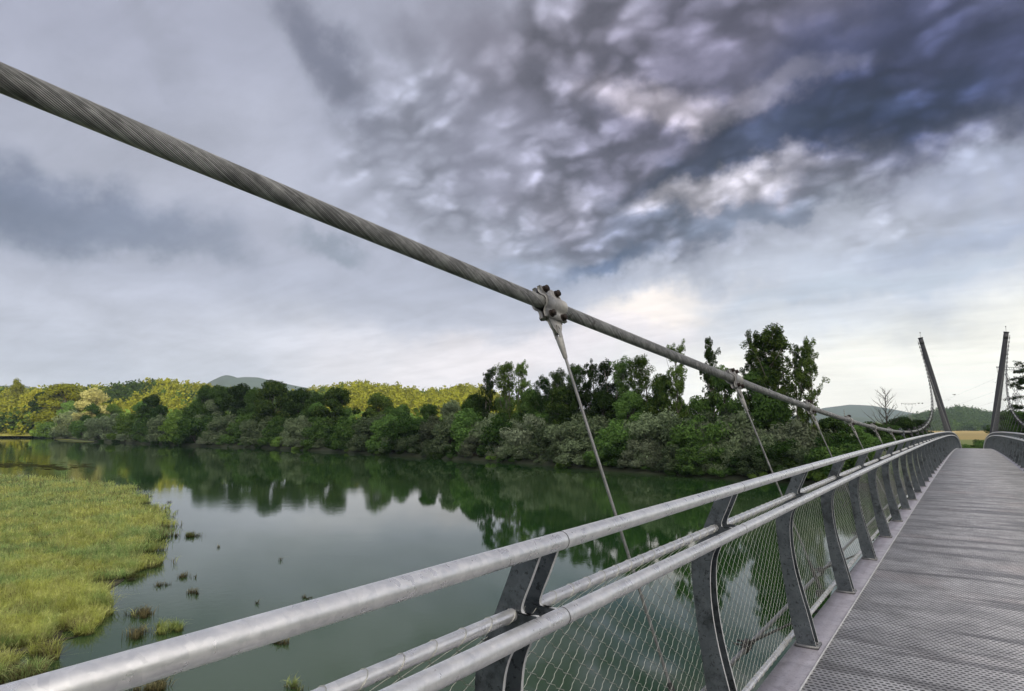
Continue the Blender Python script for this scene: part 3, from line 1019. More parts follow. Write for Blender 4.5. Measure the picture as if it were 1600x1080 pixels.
_, HL = ridge('hills', [(-500, 634), (-200, 628), (0, 627), (90, 624), (190, 624), (255, 613), (300, 615), (350, 623), (450, 629), (540, 623), (620, 624), (660, 630), (700, 627), (740, 623), (775, 632), (830, 655), (900, 666)], 500, 1150, M_hillg, 3, .10)
_, HR = ridge('hill', [(1400, 664), (1440, 655), (1470, 649), (1500, 644), (1520, 646), (1545, 652), (1570, 658), (1600, 661), (1700, 662)], 1300, 1850, M_mtn, 5, .05)
ridge('mountain', [(270, 640), (310, 606), (345, 594), (375, 588), (400, 590), (420, 596), (470, 606), (560, 618), (650, 640)], 2700, 3700, M_mtn, 8, .05)
ridge('mountain', [(-300, 615), (-60, 606), (0, 603), (30, 602), (50, 606), (110, 622), (200, 640)], 2600, 3500, M_mtn, 9, .05)
ridge('mountain', [(1180, 662), (1240, 650), (1290, 638), (1330, 633), (1365, 634), (1400, 640), (1450, 650), (1500, 662)], 3000, 4300, M_mtn, 10, .04)
ridge('mountain', [(1500, 664), (1530, 652), (1560, 645), (1600, 643), (1700, 635), (1800, 640)], 3200, 4500, M_mtn, 11, .04)
ridge('mountain', [(1150, 664), (1250, 655), (1330, 652), (1400, 655), (1480, 660)], 1900, 2500, M_mtn, 12, .04)

# unseen ridge added behind the camera to keep the sun off river and near trees
def shade_ridge():
    r_ = np.random.default_rng(21)
    side = Vector((math.cos(SUN_AZ), -math.sin(SUN_AZ)))       # along the ridge
    dirn = Vector((math.sin(SUN_AZ), math.cos(SUN_AZ)))
    V = []; ns, nd = 90, 9
    for j in range(nd):
        f = j / (nd - 1)
        for i_ in range(ns):
            s = -700 + 1400 * i_ / (ns - 1)
            # crest height along the ridge: lower towards one end
            hgt = BACK_H(s) + r_.normal(0, 1.0)
            c = dirn * (260 + 160 * f) + side * s
            V.append((c.x, c.y, WATER - 1 + max(0, hgt) * math.sin(PI * f)))
    i_ = np.arange(ns - 1)
    Q = np.concatenate([np.stack([j * ns + i_, j * ns + i_ + 1, (j + 1) * ns + i_ + 1, (j + 1) * ns + i_], -1) for j in range(nd - 1)])
    structure(mesh_np('added_shade_ridge', V, [Q], [M_hillg], smooth=True))


def BACK_H(s): return float(np.interp(s, [-700, -200, 0, 200, 700], [172, 172, 172, 172, 172]))
shade_ridge()
exec_trees = True

# ------------------------------------------------------------------ vegetation
def leaves(centres, radii, n, size, r_, flat=.8, up=.25):
    """n leaf-sprays spread in the shells of ellipsoid clumps"""
    w = np.array([r[0] * r[1] for r in radii]); idx = r_.choice(len(centres), n, p=w / w.sum())
    d = r_.normal(0, 1, (n, 3)); d /= np.linalg.norm(d, axis=1)[:, None]
    rad = r_.random(n) ** .38
    C = np.asarray(centres)[idx]; RR = np.asarray(radii)[idx]
    P = C + d * rad[:, None] * RR
    nr = d * 1.0 + r_.normal(0, .75, (n, 3)); nr[:, 2] += up; nr /= np.linalg.norm(nr, axis=1)[:, None]
    a = np.cross(nr, r_.normal(0, 1, (n, 3))); a /= np.linalg.norm(a, axis=1)[:, None] + 1e-9
    b = np.cross(nr, a)
    s = size * (.6 + .8 * r_.random(n))[:, None]
    v = np.stack([P - a * s, P - b * s * flat * .6, P + a * s, P + b * s * flat * .6], 1)
    return v.reshape(-1, 3)


def quads(nv): return np.arange(nv).reshape(-1, 4)


class Proto: pass
PROTO = {}


def make_proto(key, name, H, clumps, nleaf, size, branches, bark=None, flat=.8, up=.25, seed=0):
    r_ = np.random.default_rng(seed)
    p = Proto(); p.H = H; p.name = name
    v = leaves([c[:3] for c in clumps], [c[3:6] for c in clumps], nleaf, size, r_, flat, up)
    me = mesh_np('crown', v, [quads(len(v))], [ML_green]); p.crown = me.data; bpy.data.objects.remove(me)
    mb = MB()
    for pts, rr in branches: mb.tube(pts, rr, 6, cap=False)
    t = mb.build('trunk', bark or M_bark, smooth=True); p.trunk = t.data; bpy.data.objects.remove(t)
    PROTO[key] = p


def curve_pts(a, b, bend, r_, n=5):
    a = np.array(a, float); b = np.array(b, float); t = np.linspace(0, 1, n)[:, None]
    off = r_.normal(0, bend, 3)
    return a + (b - a) * t + off * np.sin(PI * t)


def grow(kind, seed):
    r_ = np.random.default_rng(seed)
    cl = []; br_ = []
    if kind == 'shrub':      # many-stemmed willow, as wide as tall
        H = 6.0
        for i in range(30):
            a = r_.random() * 2 * PI; rr = 3.6 * math.sqrt(r_.random()); z = 1.1 + (H - 1.7) * r_.random() * math.sqrt(max(.05, 1 - (rr / 4.3) ** 2))
            s = .55 + .75 * r_.random()
            c = (rr * math.cos(a), rr * math.sin(a), z)
            cl.append((*c, s * 1.25, s * 1.25, s))
            if i % 2 == 0: br_.append((curve_pts((c[0] * .12, c[1] * .12, -.4), c, .3, r_), np.linspace(.10, .025, 5)))
        for i in range(10):
            a = r_.random() * 2 * PI; cl.append((3.6 * math.cos(a), 3.6 * math.sin(a), .7, 1.1, 1.1, .8))
        return H, cl, br_, 9000, .20
    if kind == 'round':      # broadleaf with a rounded, uneven crown
        H = 13.0; top = np.array([r_.normal(0, .4), r_.normal(0, .4), H * .75])
        br_.append((curve_pts((0, 0, -.6), top, .35, r_, 7), np.linspace(.30, .06, 7)))
        for i in range(38):
            f = r_.random(); a = r_.random() * 2 * PI
            z = 2.6 + (H - 3.6) * f; env = 4.1 * math.sin(PI * min(1, .22 + .74 * f)) ** .7
            rr = env * (.35 + .65 * r_.random()); s = .75 + .85 * r_.random()
            c = (rr * math.cos(a), rr * math.sin(a), z)
            cl.append((*c, s * 1.2, s * 1.2, s * .9))
            if i % 2 == 0: br_.append((curve_pts((0, 0, max(1, z * .65)), c, .3, r_), np.linspace(.10, .02, 5)))
        cl.append((0, 0, H - 1.2, 1.3, 1.3, 1.1))
        return H, cl, br_, 14000, .24
    if kind == 'poplar':     # tall airy riverside poplar, ascending limbs and gaps
        H = 25.0
        br_.append((curve_pts((0, 0, -.8), (r_.normal(0, .5), r_.normal(0, .5), H * .93), .6, r_, 9), np.linspace(.34, .05, 9)))
        nlimb = 30
        for i in range(nlimb):
            f = .16 + .76 * (i / nlimb) + r_.normal(0, .02); a = i * 2.4 + r_.normal(0, .4)
            z0 = H * f; L = (1.2 + 3.6 * math.sin(PI * (.25 + .7 * f)) ** 1.2) * (.45 + .75 * r_.random())
            tip = np.array([L * .55 * math.cos(a), L * .55 * math.sin(a), min(z0 + L * (.9 + .4 * r_.random()), H * .99)])
            pts = curve_pts((0, 0, z0), tip, .25, r_); br_.append((pts, np.linspace(.12 * (1.1 - f * .7), .018, 5)))
            if r_.random() < .12: continue
            for k in range(9):
                q = pts[1] + (pts[-1] - pts[1]) * (r_.random() * 1.1) + r_.normal(0, .42, 3)
                s = .20 + .36 * r_.random()
                cl.append((*q, s, s, s * 1.7))
        for k in range(9): cl.append((r_.normal(0, .35), r_.normal(0, .35), H * (.84 + .15 * r_.random()), .28, .28, .7))
        return H, cl, br_, 13000, .165
    if kind == 'fullpoplar':     # tall airy riverside poplar, ascending limbs and gaps
        H = 25.0
        br_.append((curve_pts((0, 0, -.8), (r_.normal(0, .5), r_.normal(0, .5), H * .93), .6, r_, 9), np.linspace(.34, .05, 9)))
        nlimb = 34
        for i in range(nlimb):
            f = .16 + .76 * (i / nlimb) + r_.normal(0, .02); a = i * 2.4 + r_.normal(0, .4)
            z0 = H * f; L = (1.6 + 4.2 * math.sin(PI * (.25 + .7 * f)) ** 1.2) * (.45 + .75 * r_.random())
            tip = np.array([L * .55 * math.cos(a), L * .55 * math.sin(a), min(z0 + L * (.9 + .4 * r_.random()), H * .99)])
            pts = curve_pts((0, 0, z0), tip, .25, r_); br_.append((pts, np.linspace(.12 * (1.1 - f * .7), .018, 5)))
            if r_.random() < .06: continue
            for k in range(9):
                q = pts[1] + (pts[-1] - pts[1]) * (r_.random() * 1.1) + r_.normal(0, .42, 3)
                s = .32 + .55 * r_.random()
                cl.append((*q, s, s, s * 1.35))
        for k in range(9): cl.append((r_.normal(0, .35), r_.normal(0, .35), H * (.84 + .15 * r_.random()), .28, .28, .7))
        return H, cl, br_, 15000, .17
    if kind == 'column':     # narrow columnar poplar
        H = 22.0
        br_.append((curve_pts((0, 0, -.8), (0, 0, H * .9), .2, r_, 7), np.linspace(.3, .05, 7)))
        for i in range(60):
            f = r_.random(); z = 1.5 + (H - 2.3) * f; env = 2.3 * math.sin(PI * (.18 + .78 * f)) ** .6
            a = r_.random() * 2 * PI; rr = env * r_.random(); s = .55 + .5 * r_.random()
            cl.append((rr * math.cos(a), rr * math.sin(a), z, s, s, s * 1.8))
            if i % 3 == 0: br_.append((curve_pts((0, 0, max(0, z - 3)), (rr * math.cos(a), rr * math.sin(a), z), .1, r_), np.linspace(.06, .02, 5)))
        return H, cl, br_, 11000, .24
    if kind == 'bush':       # low bank-side bush
        H = 2.6
        for i in range(16):
            a = r_.random() * 2 * PI; rr = 1.9 * math.sqrt(r_.random()); s = .35 + .4 * r_.random()
            c = (rr * math.cos(a), rr * math.sin(a), .3 + 1.9 * r_.random() * (1 - rr / 3.2))
            cl.append((*c, s * 1.3, s * 1.3, s))
            if i % 2 == 0: br_.append((curve_pts((c[0] * .2, c[1] * .2, -.3), c, .1, r_), np.linspace(.04, .012, 5)))
        return H, cl, br_, 3200, .13
    if kind == 'pine':       # layered, horizontal boughs
        H = 20.0
        br_.append((curve_pts((0, 0, -.8), (.3, 0, H * .95), .3, r_, 7), np.linspace(.34, .06, 7)))
        for i in range(44):
            f = .14 + .83 * r_.random(); a = i * 2.4 + r_.normal(0, .3); z0 = H * f; L = (4.8 * (1 - f) ** .6 + .7) * (.35 + .8 * r_.random())
            tip = (L * math.cos(a), L * math.sin(a), z0 + r_.uniform(-.9, 1.8))
            pts = curve_pts((0, 0, z0), tip, .2, r_); br_.append((pts, np.linspace(.10, .02, 5)))
            for k in range(12):
                q = pts[1] + (pts[-1] - pts[1]) * (k + .5 * r_.random()) / 11 + r_.normal(0, .35, 3) * (1, 1, .3)
                cl.append((q[0], q[1], q[2] - .1, .36, .36, .34))
        return H, cl, br_, 14000, .13


for key, kind, ss in (('shrub', 'shrub', (1, 2, 3, 4)), ('round', 'round', (5, 6, 7)), ('poplar', 'poplar', (8, 9, 10, 11)), ('fullpoplar', 'fullpoplar', (21, 22, 23)), ('column', 'column', (12,)),
                      ('bush', 'bush', (13, 14, 15)), ('pine', 'pine', (16,))):
    for k, s in enumerate(ss):
        H, cl, brs, nl, sz = grow(kind, s)
        make_proto((key, k), key, H, cl, nl, sz, brs, M_paleb if kind in ('poplar', 'fullpoplar', 'bush') else M_bark, seed=s)
NPROTO = {'fullpoplar': 3, 'shrub': 4, 'round': 3, 'poplar': 4, 'column': 1, 'bush': 3, 'pine': 1}


def ground_z(px, depth):
    d = depth - bank_depth(px)
    return float(np.interp(d, [0, .6, 2, 6, 14], [WATER - .2, WATER + .2, WATER + .7, -5.2, -4.8]))


def tree(name, kind, px, depth, top, leafm, label, cat, group, wide=1.0, gz=None, k=None):
    k = random.randrange(NPROTO[kind]) if k is None else k % NPROTO[kind]
    p = PROTO[(kind, k)]
    r = ray(px, 660); z0 = ground_z(px, depth) if gz is None else gz
    ht = (ray(px, top).z * depth + EYE) - z0
    s = max(.2, ht / p.H)
    root = empty(name, (r.x * depth, r.y * depth, z0), random.random() * 6.28)
    root.scale = (s * wide, s * wide, s)
    tag(root, label, cat, group)
    c = bpy.data.objects.new('crown', p.crown); scn.collection.objects.link(c); c.parent = root
    c.material_slots[0].link = 'OBJECT'; c.material_slots[0].material = leafm
    t = bpy.data.objects.new('trunk', p.trunk); scn.collection.objects.link(t); t.parent = root
    return root


LM = {'w': ML_willow, 's': ML_silver, 'g': ML_green, 'b': ML_bright, 'd': ML_dark, 'p': ML_poplar, 'y': ML_yellow, 'f': ML_flower}
LW = {'w': 'grey-green', 's': 'silvery', 'g': 'deep green', 'b': 'light green', 'd': 'near-black green', 'p': 'mid green', 'y': 'sunlit yellow', 'f': 'pale flowering'}

# landmarks used to describe where along the bank something stands
MARKS = [(20, 'the golden column tree at far left'), (100, 'the grassy spit at far left'), (215, 'the pale flowering bush on the left bank'),
         (350, 'the dark tree row below the blue peak'), (455, 'the twin dark trees left of centre'), (530, 'the lone round dark tree'),
         (605, 'the sunlit field gap'), (700, 'the hill houses'), (800, 'the first tall airy clump'), (870, 'the first hanger rod'),
         (965, 'the poplar group right of the first hanger'), (1058, 'the poplar crossed by the cable'), (1112, 'the thin-topped poplar'),
         (1200, 'the tallest poplar'), (1265, 'the last tall poplar'), (1345, 'the bare tree')]


# front rows along the waterline: (px, rows above, kind...)
USED = {}
def where(px, row):
    m = min(MARKS, key=lambda q: abs(q[0] - px))
    d = px - m[0]
    s = 'below' if abs(d) < 12 else ('right of' if d > 0 else 'left of')
    return '%s, %s %s' % (row, s, m[1])


def lab(desc, px, row):
    L = '%s %s' % (desc, where(px, row))
    if L in USED:
        for extra in ('slightly larger ', 'smaller ', 'lopsided ', 'ragged ', 'broader ', 'denser ', 'thinner ', 'paler '):
            if extra + L not in USED: L = extra + L; break
    USED[L] = 1
    w = L.split()
    return ' '.join(w[:16])


rnd = random.Random(5)
front = [(-60, 'w'), (-15, 'g'), (22, 'g'), (55, 'w'), (88, 'g'), (160, 'g'), (196, 'w'), (215, 's'), (240, 'g'), (272, 'w'), (300, 'g'), (330, 's'), (352, 'g'), (385, 'g'),
         (415, 'w'), (441, 'b'), (476, 's'), (505, 'w'), (538, 'g'), (566, 'w'), (588, 'b'), (618, 'w'), (650, 'w'), (680, 'w'), (712, 'g'), (742, 's'), (776, 's'), (808, 'w'),
         (842, 'w'), (872, 'w'), (905, 'w'), (938, 'g'), (968, 'g'), (1004, 's'), (1036, 's'), (1066, 'w'), (1098, 'g'), (1128, 'w'), (1158, 'g'), (1188, 'w'), (1222, 'g'), (1252, 'w'), (1290, 'b'), (1328, 'g')]
for px, m in front:
    bd = bank_depth(px); wy = EYE and 668 + 8.0 / bd * F
    dep = bd + 3.0 + rnd.random() * 2
    scale_px = F / bd
    top = wy - (4.3 + 2.6 * rnd.random()) * scale_px
    if px < 130: top = wy - 28 - 8 * rnd.random()
    tree('willow_shrub', 'shrub', px, dep, top, LM[m], lab(LW[m] + ' willow shrub on the waterline', px, 'front row'), 'shrub', 'shrubs along the far waterline', 1.0 + .3 * rnd.random())
for px in list(range(-40, 130, 26)) + list(range(148, 1330, 20)):
    bd = bank_depth(px); m = rnd.choice('gwgdb')
    tree('bank_bush', 'bush', px + rnd.uniform(-8, 8), bd + 1.0 + rnd.random() * .8, 668 + 8 / bd * F - (1.2 + 1.1 * rnd.random()) * F / bd, LM[m],
         lab(LW[m] + ' low bush', px, 'overhanging the waterline'), 'bush', 'low bushes at the water edge', 1.2)
# second and third rows
for px in range(-70, 1330, 30):
    bd = bank_depth(px); m = rnd.choice('wwgswg' if px > 520 else 'gwgwbg')
    x = px + rnd.uniform(-9, 9)
    base_top = np.interp(px, [-70, 130, 300, 420, 600, 760, 900, 1000, 1150, 1230, 1330], [642, 643, 645, 642, 646, 640, 640, 643, 640, 655, 672])
    tree('willow_tree', 'shrub', x, bd + 9 + 4 * rnd.random(), base_top + rnd.uniform(-5, 9), LM[m], lab(LW[m] + ' bushy willow', px, 'second row'), 'tree', 'willows behind the waterline', .95)
for px in range(-60, 1240, 40):
    bd = bank_depth(px); m = rnd.choice('gdgwgp' if px > 280 else 'gbygw')
    x = px + rnd.uniform(-12, 12)
    base_top = np.interp(px, [-70, 130, 250, 330, 500, 600, 760, 900, 1000, 1150, 1230], [628, 630, 634, 622, 630, 634, 622, 610, 616, 625, 640])
    tree('broadleaf_tree', 'round', x, bd + 20 + 8 * rnd.random(), base_top + rnd.uniform(-6, 8), LM[m], lab(LW[m] + ' broadleaf tree', px, 'third row'), 'tree', 'broadleaf trees on the far bank', .95)

# the trees one can tell apart, left to right
T_ = [
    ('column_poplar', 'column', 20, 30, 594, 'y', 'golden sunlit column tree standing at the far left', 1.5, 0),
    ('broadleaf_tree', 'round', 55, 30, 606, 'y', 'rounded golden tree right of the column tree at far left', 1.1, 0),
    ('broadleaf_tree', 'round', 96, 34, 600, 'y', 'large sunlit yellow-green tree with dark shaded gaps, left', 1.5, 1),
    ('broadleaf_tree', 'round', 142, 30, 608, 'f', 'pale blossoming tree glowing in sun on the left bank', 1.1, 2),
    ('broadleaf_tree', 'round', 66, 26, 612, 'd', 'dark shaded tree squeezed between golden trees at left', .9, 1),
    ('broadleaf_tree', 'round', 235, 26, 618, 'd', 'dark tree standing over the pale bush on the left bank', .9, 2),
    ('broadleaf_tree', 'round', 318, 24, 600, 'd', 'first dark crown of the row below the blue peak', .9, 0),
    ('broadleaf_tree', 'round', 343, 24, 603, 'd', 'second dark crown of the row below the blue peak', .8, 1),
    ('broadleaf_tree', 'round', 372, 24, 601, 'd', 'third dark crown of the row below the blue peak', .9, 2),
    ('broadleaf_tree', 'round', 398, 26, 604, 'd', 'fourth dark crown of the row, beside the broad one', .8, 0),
    ('broadleaf_tree', 'round', 426, 22, 595, 'p', 'broad dark green tree, tallest left of centre', 1.1, 1),
    ('broadleaf_tree', 'round', 466, 24, 608, 'd', 'dark tree right of the broad tallest left-centre tree', 1.0, 2),
    ('broadleaf_tree', 'round', 492, 26, 612, 'd', 'lower dark tree before the lone round one', .9, 0),
    ('broadleaf_tree', 'round', 528, 22, 606, 'p', 'lone round dark green tree at left centre', 1.1, 1),
    ('broadleaf_tree', 'round', 592, 22, 616, 'p', 'round dark green tree in front of the sunlit field', 1.1, 2),
    ('broadleaf_tree', 'round', 630, 24, 630, 'g', 'lower green tree below the sunlit hill field', 1.0, 0),
    ('airy_poplar', 'poplar', 765, 22, 576, 'p', 'left stem of the first tall airy clump, leaning crown', 1.1, 0),
    ('airy_poplar', 'fullpoplar', 790, 20, 567, 'p', 'middle stem of the first tall airy clump', 1.1, 1),
    ('airy_poplar', 'poplar', 815, 20, 567, 'p', 'right stem of the first tall airy clump, pale twigs', 1.1, 2),
    ('broadleaf_tree', 'round', 745, 24, 612, 'd', 'dark tree at the foot of the first tall airy clump', .9, 0),
    ('broadleaf_tree', 'round', 832, 22, 608, 'g', 'green tree right of the first tall airy clump', .8, 1),
    ('airy_poplar', 'fullpoplar', 850, 20, 588, 'g', 'leafy poplar left of the first hanger rod', 1.15, 3),
    ('airy_poplar', 'fullpoplar', 872, 20, 577, 'p', 'poplar directly behind the first hanger rod', 1.1, 0),
    ('broadleaf_tree', 'round', 880, 18, 602, 'p', 'dense green tree below the poplar behind the first hanger', .9, 2),
    ('airy_poplar', 'fullpoplar', 900, 20, 570, 'd', 'dark poplar just right of the first hanger rod', 1.12, 1),
    ('airy_poplar', 'poplar', 924, 22, 568, 'd', 'dark slender poplar, second right of the first hanger rod', 1.2, 2),
    ('airy_poplar', 'fullpoplar', 948, 20, 563, 'd', 'dark pointed poplar, third right of the first hanger rod', 1.2, 3),
    ('airy_poplar', 'fullpoplar', 975, 20, 559, 'g', 'light leafy poplar below the cable, fourth from the hanger', 1.12, 0),
    ('airy_poplar', 'fullpoplar', 1002, 20, 557, 'b', 'brightest leafy poplar just before the gap of sky', 1.12, 1),
    ('broadleaf_tree', 'round', 945, 18, 606, 'd', 'dark dense tree below the pointed poplar', .9, 0),
    ('broadleaf_tree', 'round', 985, 16, 612, 'g', 'green broad tree below the brightest poplar', .9, 1),
    ('airy_poplar', 'poplar', 1060, 18, 538, 'p', 'dark poplar whose tip rises above the cable', 1.0, 2),
    ('broadleaf_tree', 'round', 1038, 18, 585, 'p', 'green tree left of the poplar crossed by the cable', .6, 1),
    ('airy_poplar', 'poplar', 1112, 20, 526, 'p', 'thin-topped airy poplar left of the tallest one', .75, 3),
    ('broadleaf_tree', 'round', 1130, 22, 575, 'g', 'loose green tree between thin-topped and tallest poplars', .7, 2),
    ('airy_poplar', 'poplar', 1186, 14, 520, 'p', 'left stem of the tallest dark poplar above the second hanger', 1.1, 0),
    ('airy_poplar', 'poplar', 1203, 14, 508, 'p', 'tallest dense poplar of the whole far bank', 1.45, 1),
    ('airy_poplar', 'poplar', 1220, 16, 516, 'p', 'right stem beside the tallest poplar', 1.1, 2),
    ('broadleaf_tree', 'round', 1196, 14, 560, 'd', 'dark dense crown at the foot of the tallest poplar', .75, 0),
    ('airy_poplar', 'poplar', 1252, 10, 538, 'p', 'left half of the last tall poplar, bare lower trunk', .9, 3),
    ('airy_poplar', 'poplar', 1268, 10, 531, 'p', 'last tall poplar at right of the bank, clean trunk', .9, 0),
]
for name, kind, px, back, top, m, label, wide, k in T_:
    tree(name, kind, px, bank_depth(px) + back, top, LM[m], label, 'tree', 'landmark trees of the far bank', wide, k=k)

# right-hand side: scrub beyond the bank, bushes near the pylons, pine at the edge
R_ = [
    ('scrub_bush', 'bush', 1300, 100, 690, 'b', 'yellow-green scrub below the cable, left of the bare tree', 1.6),
    ('scrub_bush', 'bush', 1262, 98, 702, 'b', 'light green scrub under the third hanger rod', 1.8),
    ('scrub_bush', 'bush', 1335, 104, 700, 'b', 'light green scrub just above the railing', 1.8),
    ('broadleaf_tree', 'round', 1300, 118, 652, 'd', 'dark low tree behind the third cable clamp', 1.4),
    ('broadleaf_tree', 'round', 1338, 125, 658, 'g', 'olive green low tree left of the bare tree', 1.3),
    ('broadleaf_tree', 'round', 1362, 130, 660, 'd', 'dark low tree at the foot of the bare tree', 1.4),
    ('broadleaf_tree', 'round', 1412, 150, 650, 'd', 'dark rounded tree right of the bare tree', 1.6),
    ('broadleaf_tree', 'round', 1436, 165, 656, 'd', 'dark small tree left of the left pylon', 1.2),
    ('broadleaf_tree', 'round', 1388, 140, 662, 'd', 'dark undergrowth tree between bare tree and rounded tree', 1.6),
    ('scrub_bush', 'bush', 1530, 200, 685, 'd', 'dark scrub in the meadow beyond the deck crest', 1.2),
    ('scrub_bush', 'bush', 1543, 190, 683, 'g', 'green scrub beside the right pylon foot', 1.1),
    ('scrub_bush', 'bush', 1500, 180, 691, 'g', 'green scrub beside the left pylon foot', 1.5),
    ('broadleaf_tree', 'round', 1583, 145, 641, 'd', 'dark tree right of the right pylon', 1.3),
    ('broadleaf_tree', 'round', 1602, 130, 645, 'd', 'dark tree at the right edge below the pine', 1.5),
    ('pine_tree', 'pine', 1612, 120, 568, 'd', 'dark layered conifer cut by the right edge of the photo', 1.2),
    ('broadleaf_tree', 'round', 1640, 120, 630, 'g', 'green tree past the right edge beside the conifer', 1.4),
]
for name, kind, px, dep, top, m, label, wide in R_:
    tree(name, kind, px, dep, top, LM[m], label, 'bush' if kind == 'bush' else 'tree', None, wide, gz=-4.8)


# bare tree
def bare_tree():
    dep = 150.0; r = ray(1385, 660); loc = (r.x * dep, r.y * dep, -4.8)
    H = ray(1385, 606).z * dep + EYE + 4.8
    root = empty('bare_tree', loc, 1.0); tag(root, 'leafless tree with fine spreading twigs, left of the left pylon', 'tree')
    r_ = np.random.default_rng(4); mb = MB(); tw = MB()
    mb.tube(curve_pts((0, 0, -.4), (.3, 0, H * .98), .25, r_, 8), np.linspace(.22, .025, 8), 7)
    for i in range(26):
        f = .28 + .65 * i / 26; a = i * 2.4; L = H * .30 * (1.15 - f) * (.8 + .4 * r_.random()) + .6
        p0 = np.array((.3 * f, 0, H * f)); tip = p0 + np.array((L * .75 * math.cos(a), L * .75 * math.sin(a), L * .85))
        pts = curve_pts(p0, tip, .25, r_, 6); mb.tube(pts, np.linspace(.075, .02, 6), 5, cap=False)
        for k in range(9):
            q = pts[1 + k % 5] + (0, 0, 0); a2 = a + r_.normal(0, .9); l2 = L * (.25 + .3 * r_.random())
            e = q + np.array((l2 * .7 * math.cos(a2), l2 * .7 * math.sin(a2), l2 * .7))
            tw.tube(curve_pts(q, e, .08, r_, 4), np.linspace(.026, .012, 4), 4, cap=False)
    mb.build('trunk', M_bark, root); tw.build('twigs', M_bark, root)


bare_tree()


# woods on the hills: far-off mass of crowns
def woods(name, H, n, hgt, leafm, label, seed, rowlim=(0, 8), leafn=70, keep=None):
    r_ = np.random.default_rng(seed); nd, nx, _ = H.shape; V = []
    cnt = 0
    while cnt < n:
        j = r_.uniform(rowlim[0], min(rowlim[1], nd - 1.001)); i_ = r_.uniform(0, nx - 1.001)
        j0, i0 = int(j), int(i_); fj, fi = j - j0, i_ - i0
        p = H[j0, i0] * (1 - fj) * (1 - fi) + H[j0 + 1, i0] * fj * (1 - fi) + H[j0, i0 + 1] * (1 - fj) * fi + H[j0 + 1, i0 + 1] * fj * fi
        cnt += 1
        if keep is not None and not keep(p, r_): continue
        h = hgt * (.35 + 1.0 * r_.random() ** 1.5); w = h * (.34 + .2 * r_.random())
        a_ = r_.random() * 6.28
        V.append(leaves([(p[0], p[1], p[2] + h * .42), (p[0] + w * .5 * math.cos(a_), p[1] + w * .5 * math.sin(a_), p[2] + h * .72), (p[0] - w * .6, p[1], p[2] + h * .5)], [(w, w, h * .40), (w * .5, w * .5, h * .28), (w * .45, w * .5, h * .25)], leafn, h * .10, r_, 1.0, .2))
    V = np.concatenate(V)
    o = mesh_np(name, V, [quads(len(V))], [leafm]); tag(o, label, 'wood', None, 'stuff'); return o


def nz2(p, s, a): return math.sin(p[0] / s + a) + math.sin(p[1] / (s * .8) + 2 * a) + math.sin((p[0] + p[1]) / (s * .6) + 3 * a)


woods('hill_wood', HL, 7500, 13, ML_yellow, 'yellow-green woods and hedges covering the low hills behind the far bank', 31, (0, 7.2), keep=lambda p, r_: nz2(p, 60, 1) > -1.7 and nz2(p, 70, 4) < 1.2)
woods('green_hill_wood', HL, 2600, 13, ML_bright, 'greener tree crowns mixed into the golden hillside woods', 36, (0, 7.2), keep=lambda p, r_: nz2(p, 45, 2) > .3)
woods('dark_hill_wood', HL, 4200, 14, ML_dark, 'dark patches of wood between the sunlit slopes of the low hills', 32, (0, 7.2), keep=lambda p, r_: nz2(p, 70, 4) > 1.0)
woods('far_hill_wood', HR, 3000, 16, ML_dark, 'dark green woods on the long hill between the pylons', 33, (0, 7.2), leafn=30)


def hedge_line(name, px0, px1, dep, top, leafm, label, seed, n=120):
    r_ = np.random.default_rng(seed); V = []
    for k in range(n):
        x = px0 + (px1 - px0) * r_.random(); r = ray(x, 660); d = (dep or bank_depth(x) + 75) * (1 + .06 * abs(r_.normal())); h = (ray(x, top).z * d + EYE + 4.8) * (.6 + .5 * r_.random())
        w = h * .5
        V.append(leaves([(r.x * d, r.y * d, -4.7 + h * .45)], [(w, w, h * .5)], 130, h * .09, r_, 1.0, .4))
    V = np.concatenate(V); o = mesh_np(name, V, [quads(len(V))], [leafm]); tag(o, label, 'wood', None, 'stuff')


hedge_line('field_edge_wood', 1425, 1700, 1150, 655, ML_dark, 'dark line of trees at the far edge of the golden field', 41, 110)
hedge_line('valley_wood', 1180, 1440, 700, 660, ML_willow, 'blurred far woods in the valley left of the pylons', 42, 150)
hedge_line('back_wood', -100, 900, None, 640, ML_bright, 'lighter woods on the flat ground behind the far bank trees', 43, 330)


# houses on the hill
def house(px, py, dep, w, d, h, wallc, label):
    r = ray(px, py); loc = (r.x * dep, r.y * dep, r.z * dep + EYE)
    root = empty('house', loc, YAW + .4); tag(root, label, 'house', 'small houses on the hillside')
    mb = MB(); mb.box((0, 0, h / 2 - 2), (w, d, h + 4)); mb.build('wall', wallc, root)
    rf = MB(); e = .5
    v = [(-w / 2 - e, -d / 2 - e, h), (w / 2 + e, -d / 2 - e, h), (w / 2 + e, d / 2 + e, h), (-w / 2 - e, d / 2 + e, h), (-w / 2 - e, 0, h + d * .32), (w / 2 + e, 0, h + d * .32)]
    rf.raw(v, [(0, 1, 5, 4), (2, 3, 4, 5), (3, 2, 1, 0)], [(0, 4, 3), (1, 2, 5)]); rf.build('roof', M_roof, root)
    for i in (-1, 0, 1):
        wn = MB(); wn.box((i * w * .28, -d / 2 - .02, h * .55), (1.1, .08, 1.3)); wn.build('window', M_dark, root)


M_roof = simple('roof_tiles', (.28, .10, .06), .85, 0, .2, 2)
M_wallp = simple('pink_render', (.62, .42, .32), .9, 0, .1, 1)
M_wallw = simple('pale_render', (.72, .68, .58), .9, 0, .1, 1)
house(650, 637, 820, 10, 8, 5, M_wallp, 'pink-walled house among the trees on the sunlit hill')
house(712, 643, 760, 9, 7, 4.5, M_wallw, 'pale house low in the trees below the sunlit hill')
house(632, 630, 860, 8, 7, 4, M_wallw, 'small pale house highest beside the hillside field')


